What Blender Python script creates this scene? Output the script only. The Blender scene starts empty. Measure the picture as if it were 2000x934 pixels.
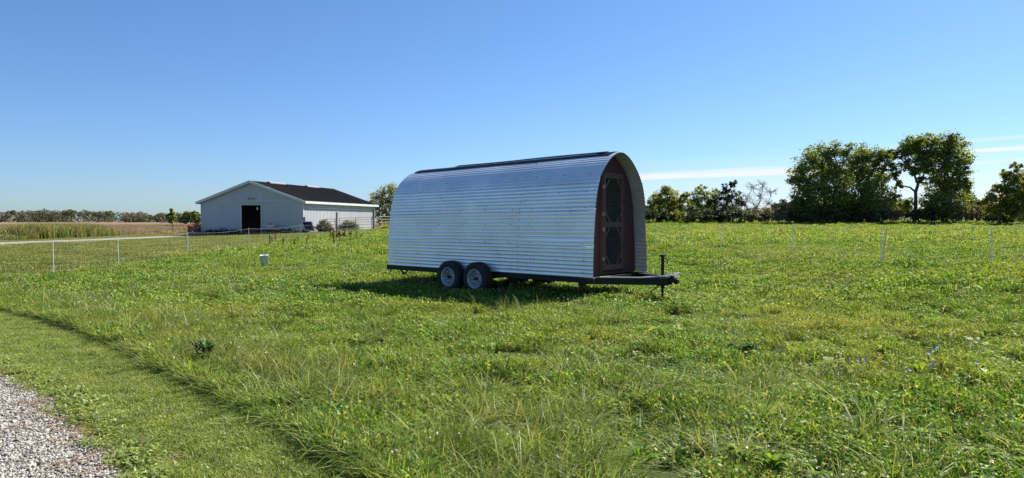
import bpy, math, random
import numpy as np
from mathutils import Vector, Matrix
random.seed(7); np.random.seed(7); RNG = np.random.default_rng(11)
R = math.radians
scene = bpy.context.scene
COL = scene.collection

# ------------------------------------------------------------------ camera
FPX, CX, CY, HZ, EYE = 1340.0, 1000.0, 467.0, 430.0, 1.70
PITCH = math.atan((CY-HZ)/FPX)
cam_d = bpy.data.cameras.new('camera'); cam_d.sensor_width = 36; cam_d.lens = FPX/2000*36
cam_d.clip_start = 0.05; cam_d.clip_end = 12000
cam = bpy.data.objects.new('camera', cam_d); COL.objects.link(cam)
cam.location = (0, 0, EYE); cam.rotation_euler = (math.pi/2-PITCH, 0, 0)
scene.camera = cam

# ------------------------------------------------------------------ light
SUN_AZ, SUN_EL = 47.5, 43.0          # degrees clockwise from +Y (the view), above horizon
sdir = Vector((math.sin(R(SUN_AZ))*math.cos(R(SUN_EL)), math.cos(R(SUN_AZ))*math.cos(R(SUN_EL)), math.sin(R(SUN_EL))))
sl = bpy.data.lights.new('sun', 'SUN'); sl.energy = 4.7; sl.angle = R(0.53); sl.color = (1.0, 0.94, 0.84)
so = bpy.data.objects.new('sun', sl); COL.objects.link(so)
so.rotation_euler = sdir.to_track_quat('Z', 'Y').to_euler(); so.location = (30, 30, 60)
scene.view_settings.view_transform = 'Standard'; scene.view_settings.look = 'None'
scene.view_settings.gamma = 1.0; scene.view_settings.exposure = 1.3

# ------------------------------------------------------------------ sky
w = bpy.data.worlds.new('World'); scene.world = w; w.use_nodes = True
nt = w.node_tree; nt.nodes.clear()
def N(nt, t, **k):
    n = nt.nodes.new(t)
    for a, b in k.items():
        if a == 'ins':
            for q, v in b.items(): n.inputs[q].default_value = v
        else: setattr(n, a, b)
    return n
def L(nt, a, b): nt.links.new(a, b)
def mth(nt, op, a, b=None, c=None, clamp=False):
    n = nt.nodes.new('ShaderNodeMath'); n.operation = op; n.use_clamp = clamp
    for i, v in enumerate((a, b, c)):
        if v is None: continue
        if isinstance(v, (int, float)): n.inputs[i].default_value = v
        else: nt.links.new(v, n.inputs[i])
    return n.outputs[0]
def mixc(nt, f, a, b, typ='MIX'):
    n = nt.nodes.new('ShaderNodeMix'); n.data_type = 'RGBA'; n.blend_type = typ
    for s, v in ((n.inputs[0], f), (n.inputs[6], a), (n.inputs[7], b)):
        if isinstance(v, (int, float)): s.default_value = v
        elif isinstance(v, tuple): s.default_value = v if len(v) == 4 else (*v, 1)
        else: nt.links.new(v, s)
    return n.outputs[2]
def ramp(nt, fac, stops, interp='LINEAR'):
    n = nt.nodes.new('ShaderNodeValToRGB'); n.color_ramp.interpolation = interp
    e = n.color_ramp.elements
    while len(e) < len(stops): e.new(0.5)
    for i, (p, c) in enumerate(stops):
        e[i].position = p; e[i].color = (*c, 1) if len(c) == 3 else c
    if fac is not None: nt.links.new(fac, n.inputs[0])
    return n.outputs[0]
sky = N(nt, 'ShaderNodeTexSky', sky_type='NISHITA', sun_disc=False, sun_elevation=R(SUN_EL), sun_rotation=R(SUN_AZ),
        altitude=100, air_density=1.0, dust_density=0.3, ozone_density=1.6)
tc = N(nt, 'ShaderNodeTexCoord')
sep = N(nt, 'ShaderNodeSeparateXYZ'); L(nt, tc.outputs['Generated'], sep.inputs[0])
az = mth(nt, 'ARCTAN2', sep.outputs[0], sep.outputs[1])           # 0 ahead, + to the right
el = mth(nt, 'ARCSINE', sep.outputs[2])
# thin cirrus streaks low over the horizon: noise stretched along the horizon, slightly slanted
els = mth(nt, 'SUBTRACT', el, mth(nt, 'MULTIPLY', az, 0.028))
cv = N(nt, 'ShaderNodeCombineXYZ'); L(nt, mth(nt, 'MULTIPLY', az, 3.2), cv.inputs[0]); L(nt, mth(nt, 'MULTIPLY', els, 75.0), cv.inputs[1])
cn = N(nt, 'ShaderNodeTexNoise', ins={'Scale': 1.0, 'Detail': 5.0, 'Roughness': 0.55}); L(nt, cv.outputs[0], cn.inputs['Vector'])
def bump1(x, c, wd):          # 1 at c, 0 at c+-wd
    return mth(nt, 'SUBTRACT', 1.0, mth(nt, 'DIVIDE', mth(nt, 'ABSOLUTE', mth(nt, 'SUBTRACT', x, c)), wd), clamp=True)
def streak(azc, azw, elc, elw, a):
    wob = mth(nt, 'MULTIPLY', mth(nt, 'SUBTRACT', cn.outputs[0], 0.5), elw*2.2)
    b = bump1(mth(nt, 'ADD', els, wob), elc, elw)
    b = mth(nt, 'MULTIPLY', mth(nt, 'MULTIPLY', b, 1.8, clamp=True), mth(nt, 'MULTIPLY', bump1(az, azc, azw), 2.5, clamp=True))
    return mth(nt, 'MULTIPLY', b, a)
st = streak(0.27, 0.30, 0.0555, 0.0075, 0.9)
st = mth(nt, 'MAXIMUM', st, streak(0.74, 0.30, 0.0665, 0.0032, 0.95))
st = mth(nt, 'MAXIMUM', st, streak(0.62, 0.35, 0.0520, 0.0028, 0.5))
st = mth(nt, 'MAXIMUM', st, streak(0.80, 0.35, 0.0790, 0.0030, 0.35))
band = mth(nt, 'MULTIPLY', bump1(el, 0.010, 0.085), mth(nt, 'MULTIPLY', mth(nt, 'ADD', az, 0.15), 1.3, clamp=True))
soft = mth(nt, 'MULTIPLY', mth(nt, 'MULTIPLY', band, mth(nt, 'ADD', cn.outputs[0], 0.35)), 0.9, clamp=True)
cl = mth(nt, 'MAXIMUM', st, soft)
hsv = N(nt, 'ShaderNodeHueSaturation', ins={'Saturation': 1.0, 'Value': 1.0})
elp = mth(nt, 'MULTIPLY', mth(nt, 'ABSOLUTE', el), 2.2, clamp=True)
tint = mixc(nt, elp, (0.57, 0.77, 1.15), (0.57, 0.825, 1.07))
L(nt, mixc(nt, 1.0, sky.outputs[0], tint, 'MULTIPLY'), hsv.inputs['Color'])
skyc = mixc(nt, cl, hsv.outputs[0], (7.4, 7.8, 8.2))
bg = N(nt, 'ShaderNodeBackground', ins={'Strength': 0.051}); L(nt, skyc, bg.inputs[0])
wo = N(nt, 'ShaderNodeOutputWorld'); L(nt, bg.outputs[0], wo.inputs[0])

# ------------------------------------------------------------------ terrain + pixel helpers
def ss(t):
    t = np.clip(t, 0, 1); return t*t*(3-2*t)
def terr(x, y):
    x = np.asarray(x, float); y = np.asarray(y, float)
    z = 1.52*np.clip((y-20)/55, 0, 1)**1.1*ss((x+40)/55)
    z = z + 0.42*ss((x-4.2)/5.5)*ss((y-6)/9)*(1-ss((y-22)/40))
    return z
def tz(x, y): return float(terr(x, y))
def ray(px, py):
    a = (px-CX)/FPX; v = (CY-py)/FPX
    d = np.array([a, v*math.sin(PITCH)+math.cos(PITCH), v*math.cos(PITCH)-math.sin(PITCH)])
    return d/d[1]
def G(px, py):
    d = ray(px, py); y = 1.0; prev = 1.0
    while y < 900:
        if EYE+d[2]*y <= tz(d[0]*y, y): break
        prev = y; y *= 1.01
    lo, hi = prev, y
    for _ in range(20):
        m = (lo+hi)/2
        if EYE+d[2]*m <= tz(d[0]*m, m): hi = m
        else: lo = m
    return Vector((d[0]*hi, hi, tz(d[0]*hi, hi)))
def W(px, py, Y):
    d = ray(px, py); return Vector((d[0]*Y, Y, EYE+d[2]*Y))
def GX(px, Y):
    x = (px-CX)/FPX*Y*math.cos(PITCH); return Vector((x, Y, tz(x, Y)))

# ------------------------------------------------------------------ materials
def mat(name):
    m = bpy.data.materials.new(name); m.use_nodes = True
    m.node_tree.nodes.clear(); return m, m.node_tree
def out(nt, s):
    o = nt.nodes.new('ShaderNodeOutputMaterial'); nt.links.new(s, o.inputs[0]); return o
def plain(name, col, rough=0.6, metal=0.0, var=0.15, scale=6.0, bump=0.0, dirt=None, dirt_amt=0.4, spec=0.5):
    m, nt = mat(name)
    tc = N(nt, 'ShaderNodeTexCoord')
    n1 = N(nt, 'ShaderNodeTexNoise', ins={'Scale': scale, 'Detail': 6.0, 'Roughness': 0.6}); L(nt, tc.outputs['Object'], n1.inputs['Vector'])
    c0 = tuple(c*(1-var) for c in col); c1 = tuple(min(1, c*(1+var)) for c in col)
    c = ramp(nt, n1.outputs[0], [(0.3, c0), (0.7, c1)])
    if dirt:
        n2 = N(nt, 'ShaderNodeTexNoise', ins={'Scale': scale*0.35, 'Detail': 8.0, 'Roughness': 0.7}); L(nt, tc.outputs['Object'], n2.inputs['Vector'])
        f = mth(nt, 'MULTIPLY', ramp(nt, n2.outputs[0], [(0.5, (0, 0, 0)), (0.7, (1, 1, 1))]), dirt_amt)
        c = mixc(nt, f, c, dirt)
    p = N(nt, 'ShaderNodeBsdfPrincipled', ins={'Roughness': rough, 'Metallic': metal, 'Specular IOR Level': spec}); L(nt, c, p.inputs['Base Color'])
    if bump:
        b = N(nt, 'ShaderNodeBump', ins={'Strength': bump, 'Distance': 0.01}); L(nt, n1.outputs[0], b.inputs['Height']); L(nt, b.outputs[0], p.inputs['Normal'])
    out(nt, p.outputs[0]); return m
def leafmat(name, stops, trans=0.35, gloss=0.08, patch=None, pscale=0.35, rough=0.55, tstops=None):
    """stops: colours along the per-leaf 'tint'; patch: (colour stops) mixed in by world-space noise"""
    m, nt = mat(name)
    at = N(nt, 'ShaderNodeAttribute', attribute_name='tint')
    ge = N(nt, 'ShaderNodeNewGeometry')
    c = ramp(nt, at.outputs['Fac'], stops)
    n1 = N(nt, 'ShaderNodeTexNoise', ins={'Scale': pscale, 'Detail': 4.0, 'Roughness': 0.6}); L(nt, ge.outputs['Position'], n1.inputs['Vector'])
    if patch:
        f = ramp(nt, n1.outputs[0], [(0.45, (0, 0, 0)), (0.66, (1, 1, 1))])
        f = mth(nt, 'MULTIPLY', f, 0.75)
        c = mixc(nt, f, c, patch)
    n2 = N(nt, 'ShaderNodeTexNoise', ins={'Scale': pscale*4, 'Detail': 3.0}); L(nt, ge.outputs['Position'], n2.inputs['Vector'])
    br = mth(nt, 'ADD', mth(nt, 'MULTIPLY', n2.outputs[0], 1.5), 0.62)
    h = N(nt, 'ShaderNodeHueSaturation'); L(nt, c, h.inputs['Color']); L(nt, br, h.inputs['Value'])
    c = h.outputs[0]
    d = N(nt, 'ShaderNodeBsdfDiffuse'); L(nt, c, d.inputs[0])
    t = N(nt, 'ShaderNodeBsdfTranslucent')
    tcol = mixc(nt, 1.0, c, (1.25, 1.15, 0.55), 'MULTIPLY'); L(nt, tcol, t.inputs[0])
    s = N(nt, 'ShaderNodeMixShader', ins={0: trans}); L(nt, d.outputs[0], s.inputs[1]); L(nt, t.outputs[0], s.inputs[2])
    g = N(nt, 'ShaderNodeBsdfGlossy', ins={'Roughness': rough, 'Color': (0.8, 0.86, 0.7, 1)})
    s2 = N(nt, 'ShaderNodeMixShader', ins={0: gloss}); L(nt, s.outputs[0], s2.inputs[1]); L(nt, g.outputs[0], s2.inputs[2])
    out(nt, s2.outputs[0]); return m

M = {}
M['black_steel'] = plain('black_steel', (0.006, 0.006, 0.007), 0.5, 0.0, 0.3, 5, 0.1, dirt=(0.018, 0.014, 0.011), dirt_amt=0.5, spec=0.3)
M['rubber'] = plain('rubber', (0.017, 0.017, 0.018), 0.75, 0, 0.2, 10, 0.2, dirt=(0.05, 0.045, 0.035), dirt_amt=0.35)
M['rim'] = plain('rim', (0.44, 0.45, 0.47), 0.4, 0.25, 0.08, 10, dirt=(0.2, 0.16, 0.12), dirt_amt=0.4)
M['hub_dark'] = plain('hub_dark', (0.03, 0.03, 0.03), 0.5)
M['red_wood'] = plain('red_wood', (0.062, 0.017, 0.017), 0.8, 0, 0.18, 3, 0.15, dirt=(0.032, 0.016, 0.016), dirt_amt=0.5)
M['red_trim'] = plain('red_trim', (0.085, 0.030, 0.028), 0.7, 0, 0.2, 5, 0.15, dirt=(0.10, 0.066, 0.058), dirt_amt=0.5)
M['bare_wood'] = plain('bare_wood', (0.34, 0.25, 0.16), 0.8, 0, 0.2, 6, 0.2)
M['grey_wood'] = plain('grey_wood', (0.22, 0.19, 0.165), 0.9, 0, 0.3, 6, 0.4)
M['deck_wood'] = plain('deck_wood', (0.18, 0.14, 0.10), 0.85, 0, 0.25, 4, 0.3)
M['rope'] = plain('rope', (0.62, 0.62, 0.60), 0.8, 0, 0.1, 20)
M['white_paint'] = plain('white_paint', (0.55, 0.56, 0.56), 0.5, 0, 0.04, 3, dirt=(0.45, 0.44, 0.4), dirt_amt=0.35)
M['white_plastic'] = plain('white_plastic', (0.72, 0.75, 0.78), 0.4, 0, 0.05, 8, dirt=(0.35, 0.36, 0.34), dirt_amt=0.6)
M['post_white'] = plain('post_white', (0.74, 0.74, 0.72), 0.5)
M['post_grey'] = plain('post_grey', (0.42, 0.43, 0.42), 0.5)
M['barn_siding'] = plain('barn_siding', (0.42, 0.425, 0.45), 0.5, 0.05, 0.05, 0.6, dirt=(0.33, 0.33, 0.34), dirt_amt=0.5)
M['barn_roof'] = plain('barn_roof', (0.022, 0.018, 0.021), 0.7, 0.0, 0.2, 0.5, dirt=(0.045, 0.038, 0.036), dirt_amt=0.6, spec=0.2)
M['barn_dark'] = plain('barn_dark', (0.10, 0.09, 0.08), 0.9)
M['dirt_floor'] = plain('dirt_floor', (0.12, 0.09, 0.06), 0.95)
M['gate_steel'] = plain('gate_steel', (0.24, 0.20, 0.16), 0.6, 0.2, 0.2, 6)
M['tractor_orange'] = plain('tractor_orange', (0.62, 0.10, 0.02), 0.4)
M['smv_orange'] = plain('smv_orange', (0.85, 0.14, 0.03), 0.5)
M['smv_red'] = plain('smv_red', (0.55, 0.03, 0.02), 0.5)
M['faded_red'] = plain('faded_red', (0.24, 0.10, 0.09), 0.7, 0, 0.2, 3)
M['red_plastic'] = plain('red_plastic', (0.62, 0.08, 0.05), 0.45)
M['lamp_grey'] = plain('lamp_grey', (0.30, 0.30, 0.30), 0.5)
M['alu'] = plain('alu', (0.66, 0.67, 0.69), 0.4, 0.6, 0.05)
M['bark'] = plain('bark', (0.075, 0.060, 0.045), 0.9, 0, 0.3, 8, 0.6)
M['twig'] = plain('twig', (0.16, 0.135, 0.11), 0.9, 0, 0.2, 8)
M['stem'] = plain('stem', (0.10, 0.13, 0.04), 0.7, 0, 0.2, 8)
M['chicory'] = plain('chicory', (0.52, 0.55, 0.78), 0.6, 0, 0.08, 8)
M['dry_leaf'] = plain('dry_leaf', (0.20, 0.12, 0.06), 0.8, 0, 0.3, 8)
def solar_mat():
    m, nt = mat('solar_glass')
    p = N(nt, 'ShaderNodeBsdfPrincipled', ins={'Base Color': (0.008, 0.010, 0.018, 1), 'Roughness': 0.15, 'Specular IOR Level': 0.3})
    out(nt, p.outputs[0]); return m
M['solar_glass'] = solar_mat()
def galv(name, base=(0.60, 0.62, 0.64), metal=0.75, rough=0.38):
    m, nt = mat(name)
    tc = N(nt, 'ShaderNodeTexCoord')
    v = N(nt, 'ShaderNodeTexVoronoi', ins={'Scale': 35.0}); L(nt, tc.outputs['Object'], v.inputs['Vector'])
    n1 = N(nt, 'ShaderNodeTexNoise', ins={'Scale': 1.3, 'Detail': 6.0, 'Roughness': 0.6}); L(nt, tc.outputs['Object'], n1.inputs['Vector'])
    c = ramp(nt, n1.outputs[0], [(0.3, tuple(b*0.86 for b in base)), (0.7, tuple(min(1, b*1.08) for b in base))])
    c = mixc(nt, 0.12, c, v.outputs['Color'], 'MULTIPLY')
    p = N(nt, 'ShaderNodeBsdfPrincipled', ins={'Metallic': metal, 'Roughness': rough})
    L(nt, c, p.inputs['Base Color'])
    L(nt, mth(nt, 'ADD', mth(nt, 'MULTIPLY', n1.outputs[0], 0.25), rough-0.12), p.inputs['Roughness'])
    n3 = N(nt, 'ShaderNodeTexNoise', ins={'Scale': 2.2, 'Detail': 2.0}); L(nt, tc.outputs['Object'], n3.inputs['Vector'])
    b = N(nt, 'ShaderNodeBump', ins={'Strength': 0.25, 'Distance': 0.02}); L(nt, n3.outputs[0], b.inputs['Height']); L(nt, b.outputs[0], p.inputs['Normal'])
    out(nt, p.outputs[0]); return m
M['galv'] = galv('galvanised', (0.92, 0.93, 0.94), 0.5, 0.33)
M['galv_b'] = galv('galvanised_newer', (0.94, 0.95, 0.96), 0.5, 0.30)
M['galv_shaded'] = galv('galvanised_shaded', (0.55, 0.55, 0.57), 0.55, 0.42)  # same sheet metal darkened: shade inside the far-side sheets put into the colour
M['dark_sheet'] = plain('dark_sheet', (0.02, 0.022, 0.028), 0.35, 0.2, 0.3, 3)

# ------------------------------------------------------------------ mesh helpers
class MB:
    def __init__(s): s.v = []; s.f = []
    def add(s, vs, fs):
        o = len(s.v); s.v += [tuple(p) for p in vs]; s.f += [tuple(o+i for i in f) for f in fs]; return s
    def box(s, x0, x1, y0, y1, z0, z1):
        return s.add([(x0,y0,z0),(x1,y0,z0),(x1,y1,z0),(x0,y1,z0),(x0,y0,z1),(x1,y0,z1),(x1,y1,z1),(x0,y1,z1)],
                     [(0,3,2,1),(4,5,6,7),(0,1,5,4),(1,2,6,5),(2,3,7,6),(3,0,4,7)])
    def bar(s, a, b, w, h=None, up=(0,0,1)):
        h = w if h is None else h
        a = Vector(a); b = Vector(b); d = (b-a).normalized(); up = Vector(up)
        r = d.cross(up)
        if r.length < 1e-4: r = d.cross(Vector((1,0,0)))
        r.normalize(); u = r.cross(d).normalized()
        P = []
        for c in (a, b):
            for (i, j) in ((-1,-1),(1,-1),(1,1),(-1,1)): P.append(c+r*(i*w/2)+u*(j*h/2))
        return s.add(P, [(0,1,2,3),(7,6,5,4),(0,4,5,1),(1,5,6,2),(2,6,7,3),(3,7,4,0)])
    def tube(s, pts, rad, n=6, cap=True):
        pts = [Vector(p) for p in pts]
        rad = [rad]*len(pts) if isinstance(rad, (int, float)) else rad
        o = len(s.v); ref = None
        for i, p in enumerate(pts):
            d = (pts[min(i+1, len(pts)-1)]-pts[max(i-1, 0)]).normalized()
            if ref is None: ref = d.orthogonal().normalized()
            ref = (ref-d*ref.dot(d)); ref = ref.normalized() if ref.length > 1e-5 else d.orthogonal().normalized()
            bb = d.cross(ref)
            for k in range(n):
                a = 2*math.pi*k/n; s.v.append(tuple(p+(ref*math.cos(a)+bb*math.sin(a))*rad[i]))
        for i in range(len(pts)-1):
            for k in range(n):
                a = o+i*n+k; b = o+i*n+(k+1)%n; s.f.append((a, b, b+n, a+n))
        if cap:
            s.f.append(tuple(o+k for k in range(n))[::-1]); e = o+(len(pts)-1)*n; s.f.append(tuple(e+k for k in range(n)))
        return s
    def prism(s, poly, x0, x1, axis='x'):
        """poly of 2-D points (y,z); extruded along x from x0 to x1"""
        n = len(poly)
        def P(x, q): return (x, q[0], q[1]) if axis == 'x' else (q[0], x, q[1])
        vs = [P(x0, q) for q in poly]+[P(x1, q) for q in poly]
        return s.add(vs, [tuple(range(n))[::-1], tuple(range(n, 2*n))]+[(i, (i+1)%n, (i+1)%n+n, i+n) for i in range(n)])
    def lathe(s, prof, n=32, axis='y', c=(0,0,0), close=False):
        """prof (r, t) revolved round axis y through c"""
        o = len(s.v); m = len(prof)
        for k in range(n):
            a = 2*math.pi*k/n
            for r, t in prof:
                p = (r*math.cos(a), t, r*math.sin(a)) if axis == 'y' else (r*math.cos(a), r*math.sin(a), t)
                s.v.append((p[0]+c[0], p[1]+c[1], p[2]+c[2]))
        for k in range(n):
            for i in range(m-1 if not close else m):
                a = o+k*m+i; b = o+k*m+(i+1)%m; c2 = o+((k+1)%n)*m+(i+1)%m; d = o+((k+1)%n)*m+i
                s.f.append((a, b, c2, d))
        return s
    def mesh(s, name):
        me = bpy.data.meshes.new(name); me.from_pydata(s.v, [], s.f); me.update(); return me
    def build(s, name, m, parent=None, smooth=False, bevel=0):
        me = s.mesh(name)
        if m is not None: me.materials.append(m)
        if smooth: me.shade_smooth()
        o = bpy.data.objects.new(name, me); COL.objects.link(o)
        if parent is not None: o.parent = parent
        if bevel:
            b = o.modifiers.new('bevel', 'BEVEL'); b.width = bevel; b.segments = 1; b.limit_method = 'ANGLE'
        return o
def tag(o, label=None, cat=None, group=None, kind=None):
    if label: o['label'] = label
    if cat: o['category'] = cat
    if group: o['group'] = group
    if kind: o['kind'] = kind
    return o
def empty(name, loc, rz=0, label=None, cat=None, group=None):
    o = bpy.data.objects.new(name, None); COL.objects.link(o); o.location = loc; o.rotation_euler = (0, 0, rz)
    o.empty_display_size = 0.2
    return tag(o, label, cat, group)
def share(name, me, parent, loc=(0,0,0), rot=(0,0,0), sc=(1,1,1)):
    o = bpy.data.objects.new(name, me); COL.objects.link(o); o.parent = parent
    o.location = loc; o.rotation_euler = rot; o.scale = sc; return o
def copy_tree(o, parent=None):
    c = o.copy(); COL.objects.link(c); c.parent = parent
    for ch in list(o.children): copy_tree(ch, c)
    return c
def npmesh(name, V, F, tint=None, m=None, smooth=False):
    """V (n,3), F (m,k) all same size; tint per face"""
    me = bpy.data.meshes.new(name)
    k = F.shape[1]
    me.vertices.add(len(V)); me.vertices.foreach_set('co', V.astype(np.float32).ravel())
    me.loops.add(F.size); me.loops.foreach_set('vertex_index', F.astype(np.int32).ravel())
    me.polygons.add(len(F)); me.polygons.foreach_set('loop_start', np.arange(0, F.size, k, dtype=np.int32))
    if tint is not None:
        a = me.attributes.new('tint', 'FLOAT', 'FACE'); a.data.foreach_set('value', tint.astype(np.float32))
    me.update(calc_edges=True)
    if smooth: me.shade_smooth()
    if m: me.materials.append(m)
    return me
def obj(name, me, parent=None):
    o = bpy.data.objects.new(name, me); COL.objects.link(o)
    if parent is not None: o.parent = parent
    return o

# ------------------------------------------------------------------ ground
def edge_fn(pts):
    ys = np.array([p[1] for p in pts]); xs = np.array([p[0] for p in pts]); o = np.argsort(ys)
    return lambda y: np.interp(y, ys[o], xs[o])
mpx = [(0,608),(90,628),(180,662),(250,695),(330,735),(440,793),(540,845),(620,893),(680,934)]
mown_pts = [tuple(G(*p)[:2]) for p in mpx]+[(-0.2,3.4),(0.6,2.4),(1.6,1.0),(-14.0,16.0),(-22,20.5),(-40,29)]
mownX = edge_fn(mown_pts)
gpx = [(0,728),(45,748),(95,775),(120,815),(165,858),(205,885),(225,934)]
grav_pts = [tuple(G(*p)[:2]) for p in gpx]+[(-1.5,3.1),(-0.7,2.0),(0.5,0.5),(-8.5,9.6),(-13,12.5),(-22,17.5)]
gravX = edge_fn([(p[0]+0.10, p[1]) for p in grav_pts])
def vnoise(x, y, s, seed=0):
    """cheap smooth noise 0..1"""
    r = np.random.RandomState(seed); v = np.zeros_like(np.asarray(x, float))
    for i in range(5):
        a = r.uniform(0, 2*math.pi); f = s*r.uniform(0.6, 1.7); ph = r.uniform(0, 6.28)
        v = v+np.sin((x*math.cos(a)+y*math.sin(a))*f+ph+1.3*np.sin((x*math.sin(a)-y*math.cos(a))*f*0.7+ph))
    return 0.5+v/7.0
u = np.linspace(-1, 1, 281)
gx = 42*u+2600*u**7; gy = 42*u+20+2600*u**7
X, Y = np.meshgrid(gx, gy)
Z = terr(X, Y)
V = np.stack([X.ravel(), Y.ravel(), Z.ravel()], 1)
n = len(u); ii = np.arange((n-1)*(n-1)); r_, c_ = ii//(n-1), ii % (n-1)
F = np.stack([r_*n+c_, r_*n+c_+1, (r_+1)*n+c_+1, (r_+1)*n+c_], 1)
def ground_mat():
    m, nt = mat('ground_soil_and_thatch')
    ge = N(nt, 'ShaderNodeNewGeometry')
    sp = N(nt, 'ShaderNodeSeparateXYZ'); L(nt, ge.outputs['Position'], sp.inputs[0])
    n1 = N(nt, 'ShaderNodeTexNoise', ins={'Scale': 0.25, 'Detail': 8.0, 'Roughness': 0.65}); L(nt, ge.outputs['Position'], n1.inputs['Vector'])
    n2 = N(nt, 'ShaderNodeTexNoise', ins={'Scale': 14.0, 'Detail': 8.0, 'Roughness': 0.7}); L(nt, ge.outputs['Position'], n2.inputs['Vector'])
    near = ramp(nt, n2.outputs[0], [(0.3, (0.022, 0.030, 0.010)), (0.55, (0.045, 0.070, 0.016)), (0.75, (0.09, 0.10, 0.035))])
    far = ramp(nt, n1.outputs[0], [(0.3, (0.075, 0.115, 0.020)), (0.55, (0.10, 0.135, 0.028)), (0.75, (0.15, 0.15, 0.05))])
    dist = mth(nt, 'MULTIPLY', mth(nt, 'SUBTRACT', sp.outputs[1], 25.0), 1/50, clamp=True)
    c = mixc(nt, dist, near, far)
    # dry brown meadow beyond the farm track on the left
    brown = ramp(nt, n1.outputs[0], [(0.3, (0.15, 0.105, 0.07)), (0.6, (0.20, 0.14, 0.095)), (0.8, (0.13, 0.12, 0.055))])
    bx = mth(nt, 'MULTIPLY', mth(nt, 'SUBTRACT', -30.0, sp.outputs[0]), 1/6, clamp=True)
    by = mth(nt, 'MULTIPLY', mth(nt, 'SUBTRACT', sp.outputs[1], 84.0), 1/10, clamp=True)
    by2 = mth(nt, 'MULTIPLY', mth(nt, 'SUBTRACT', -44.0, sp.outputs[0]), 1/3, clamp=True)
    by3 = mth(nt, 'MULTIPLY', mth(nt, 'SUBTRACT', sp.outputs[1], 58.0), 1/6, clamp=True)
    f = mth(nt, 'MULTIPLY', bx, mth(nt, 'MAXIMUM', by, mth(nt, 'MULTIPLY', by2, by3)))
    c = mixc(nt, f, c, brown)
    p = N(nt, 'ShaderNodeBsdfPrincipled', ins={'Roughness': 0.95, 'Specular IOR Level': 0.1}); L(nt, c, p.inputs['Base Color'])
    b = N(nt, 'ShaderNodeBump', ins={'Strength': 0.8, 'Distance': 0.03}); L(nt, n2.outputs[0], b.inputs['Height']); L(nt, b.outputs[0], p.inputs['Normal'])
    out(nt, p.outputs[0]); return m
M['ground'] = ground_mat()
g = obj('ground', npmesh('ground', V, F, None, M['ground'], True)); tag(g, kind='structure')

def gravel_mat(name, a, b, c):
    m, nt = mat(name)
    ge = N(nt, 'ShaderNodeNewGeometry')
    v = N(nt, 'ShaderNodeTexVoronoi', ins={'Scale': 38.0}); L(nt, ge.outputs['Position'], v.inputs['Vector'])
    n1 = N(nt, 'ShaderNodeTexNoise', ins={'Scale': 3.0, 'Detail': 8.0, 'Roughness': 0.7}); L(nt, ge.outputs['Position'], n1.inputs['Vector'])
    col = ramp(nt, v.outputs['Color'], [(0.1, a), (0.5, b), (0.9, c)])
    col = mixc(nt, mth(nt, 'MULTIPLY', ramp(nt, n1.outputs[0], [(0.5, (0, 0, 0)), (0.7, (1, 1, 1))]), 0.5), col, (0.22, 0.18, 0.13))
    p = N(nt, 'ShaderNodeBsdfPrincipled', ins={'Roughness': 0.9}); L(nt, col, p.inputs['Base Color'])
    bb = N(nt, 'ShaderNodeBump', ins={'Strength': 1.0, 'Distance': 0.02}); bb.invert = True; L(nt, v.outputs['Distance'], bb.inputs['Height']); L(nt, bb.outputs[0], p.inputs['Normal'])
    out(nt, p.outputs[0]); return m
M['gravel_bed'] = gravel_mat('gravel_bed', (0.10, 0.09, 0.08), (0.18, 0.17, 0.155), (0.26, 0.25, 0.23))
M['track'] = gravel_mat('track_gravel', (0.17, 0.16, 0.135), (0.24, 0.225, 0.195), (0.30, 0.285, 0.25))
# gravel driveway: a strip along its ragged edge
ys = np.concatenate([np.linspace(0.5, 17.5, 140)])
mb = MB(); cols = 10
for i, y in enumerate(ys):
    e = float(gravX(y))+0.10*math.sin(y*9)+0.07*math.sin(y*23+1)+0.05*math.sin(y*41)
    for j in range(cols+1):
        x = e-(9.0+y*0.6)*(j/cols)**1.5; mb.v.append((x, y, tz(x, y)+0.006))
for i in range(len(ys)-1):
    for j in range(cols):
        a = i*(cols+1)+j; mb.f.append((a, a+cols+1, a+cols+2, a+1))
tag(mb.build('gravel_driveway', M['gravel_bed']), kind='structure')
# farm track on the left leading to the barn
tp = [(-420,503),(-200,488),(0,476),(100,472.2),(200,468.5),(290,464.5),(370,460.5),(430,458),(480,456.6),(520,456.2)]
cl_ = [G(*p) for p in tp]
mb = MB()
wid = [2.2]*7+[2.2, 1.9, 1.4]
for i, p in enumerate(cl_):
    a = cl_[max(0, i-1)]; b = cl_[min(len(cl_)-1, i+1)]; d = (b-a); d.z = 0; d.normalize(); nn = Vector((-d.y, d.x, 0))
    for k in (-1, -0.33, 0.33, 1):
        q = p+nn*k*wid[i]; mb.v.append((q.x, q.y, tz(q.x, q.y)+0.03))
    # crown of the track kept just above the turf
for i in range(len(cl_)-1):
    for j in range(3):
        a = i*4+j; mb.f.append((a, a+1, a+5, a+4))
tr_ = mb.build('farm_track', M['track']); tag(tr_, kind='structure')
TRACK = np.array([[p.x, p.y] for p in cl_])
def track_dist(x, y):
    d = np.full(np.shape(x), 1e9)
    for a, b in zip(TRACK[:-1], TRACK[1:]):
        ab = b-a; t = np.clip(((x-a[0])*ab[0]+(y-a[1])*ab[1])/(ab@ab), 0, 1)
        d = np.minimum(d, np.hypot(x-a[0]-t*ab[0], y-a[1]-t*ab[1]))
    return d

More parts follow.
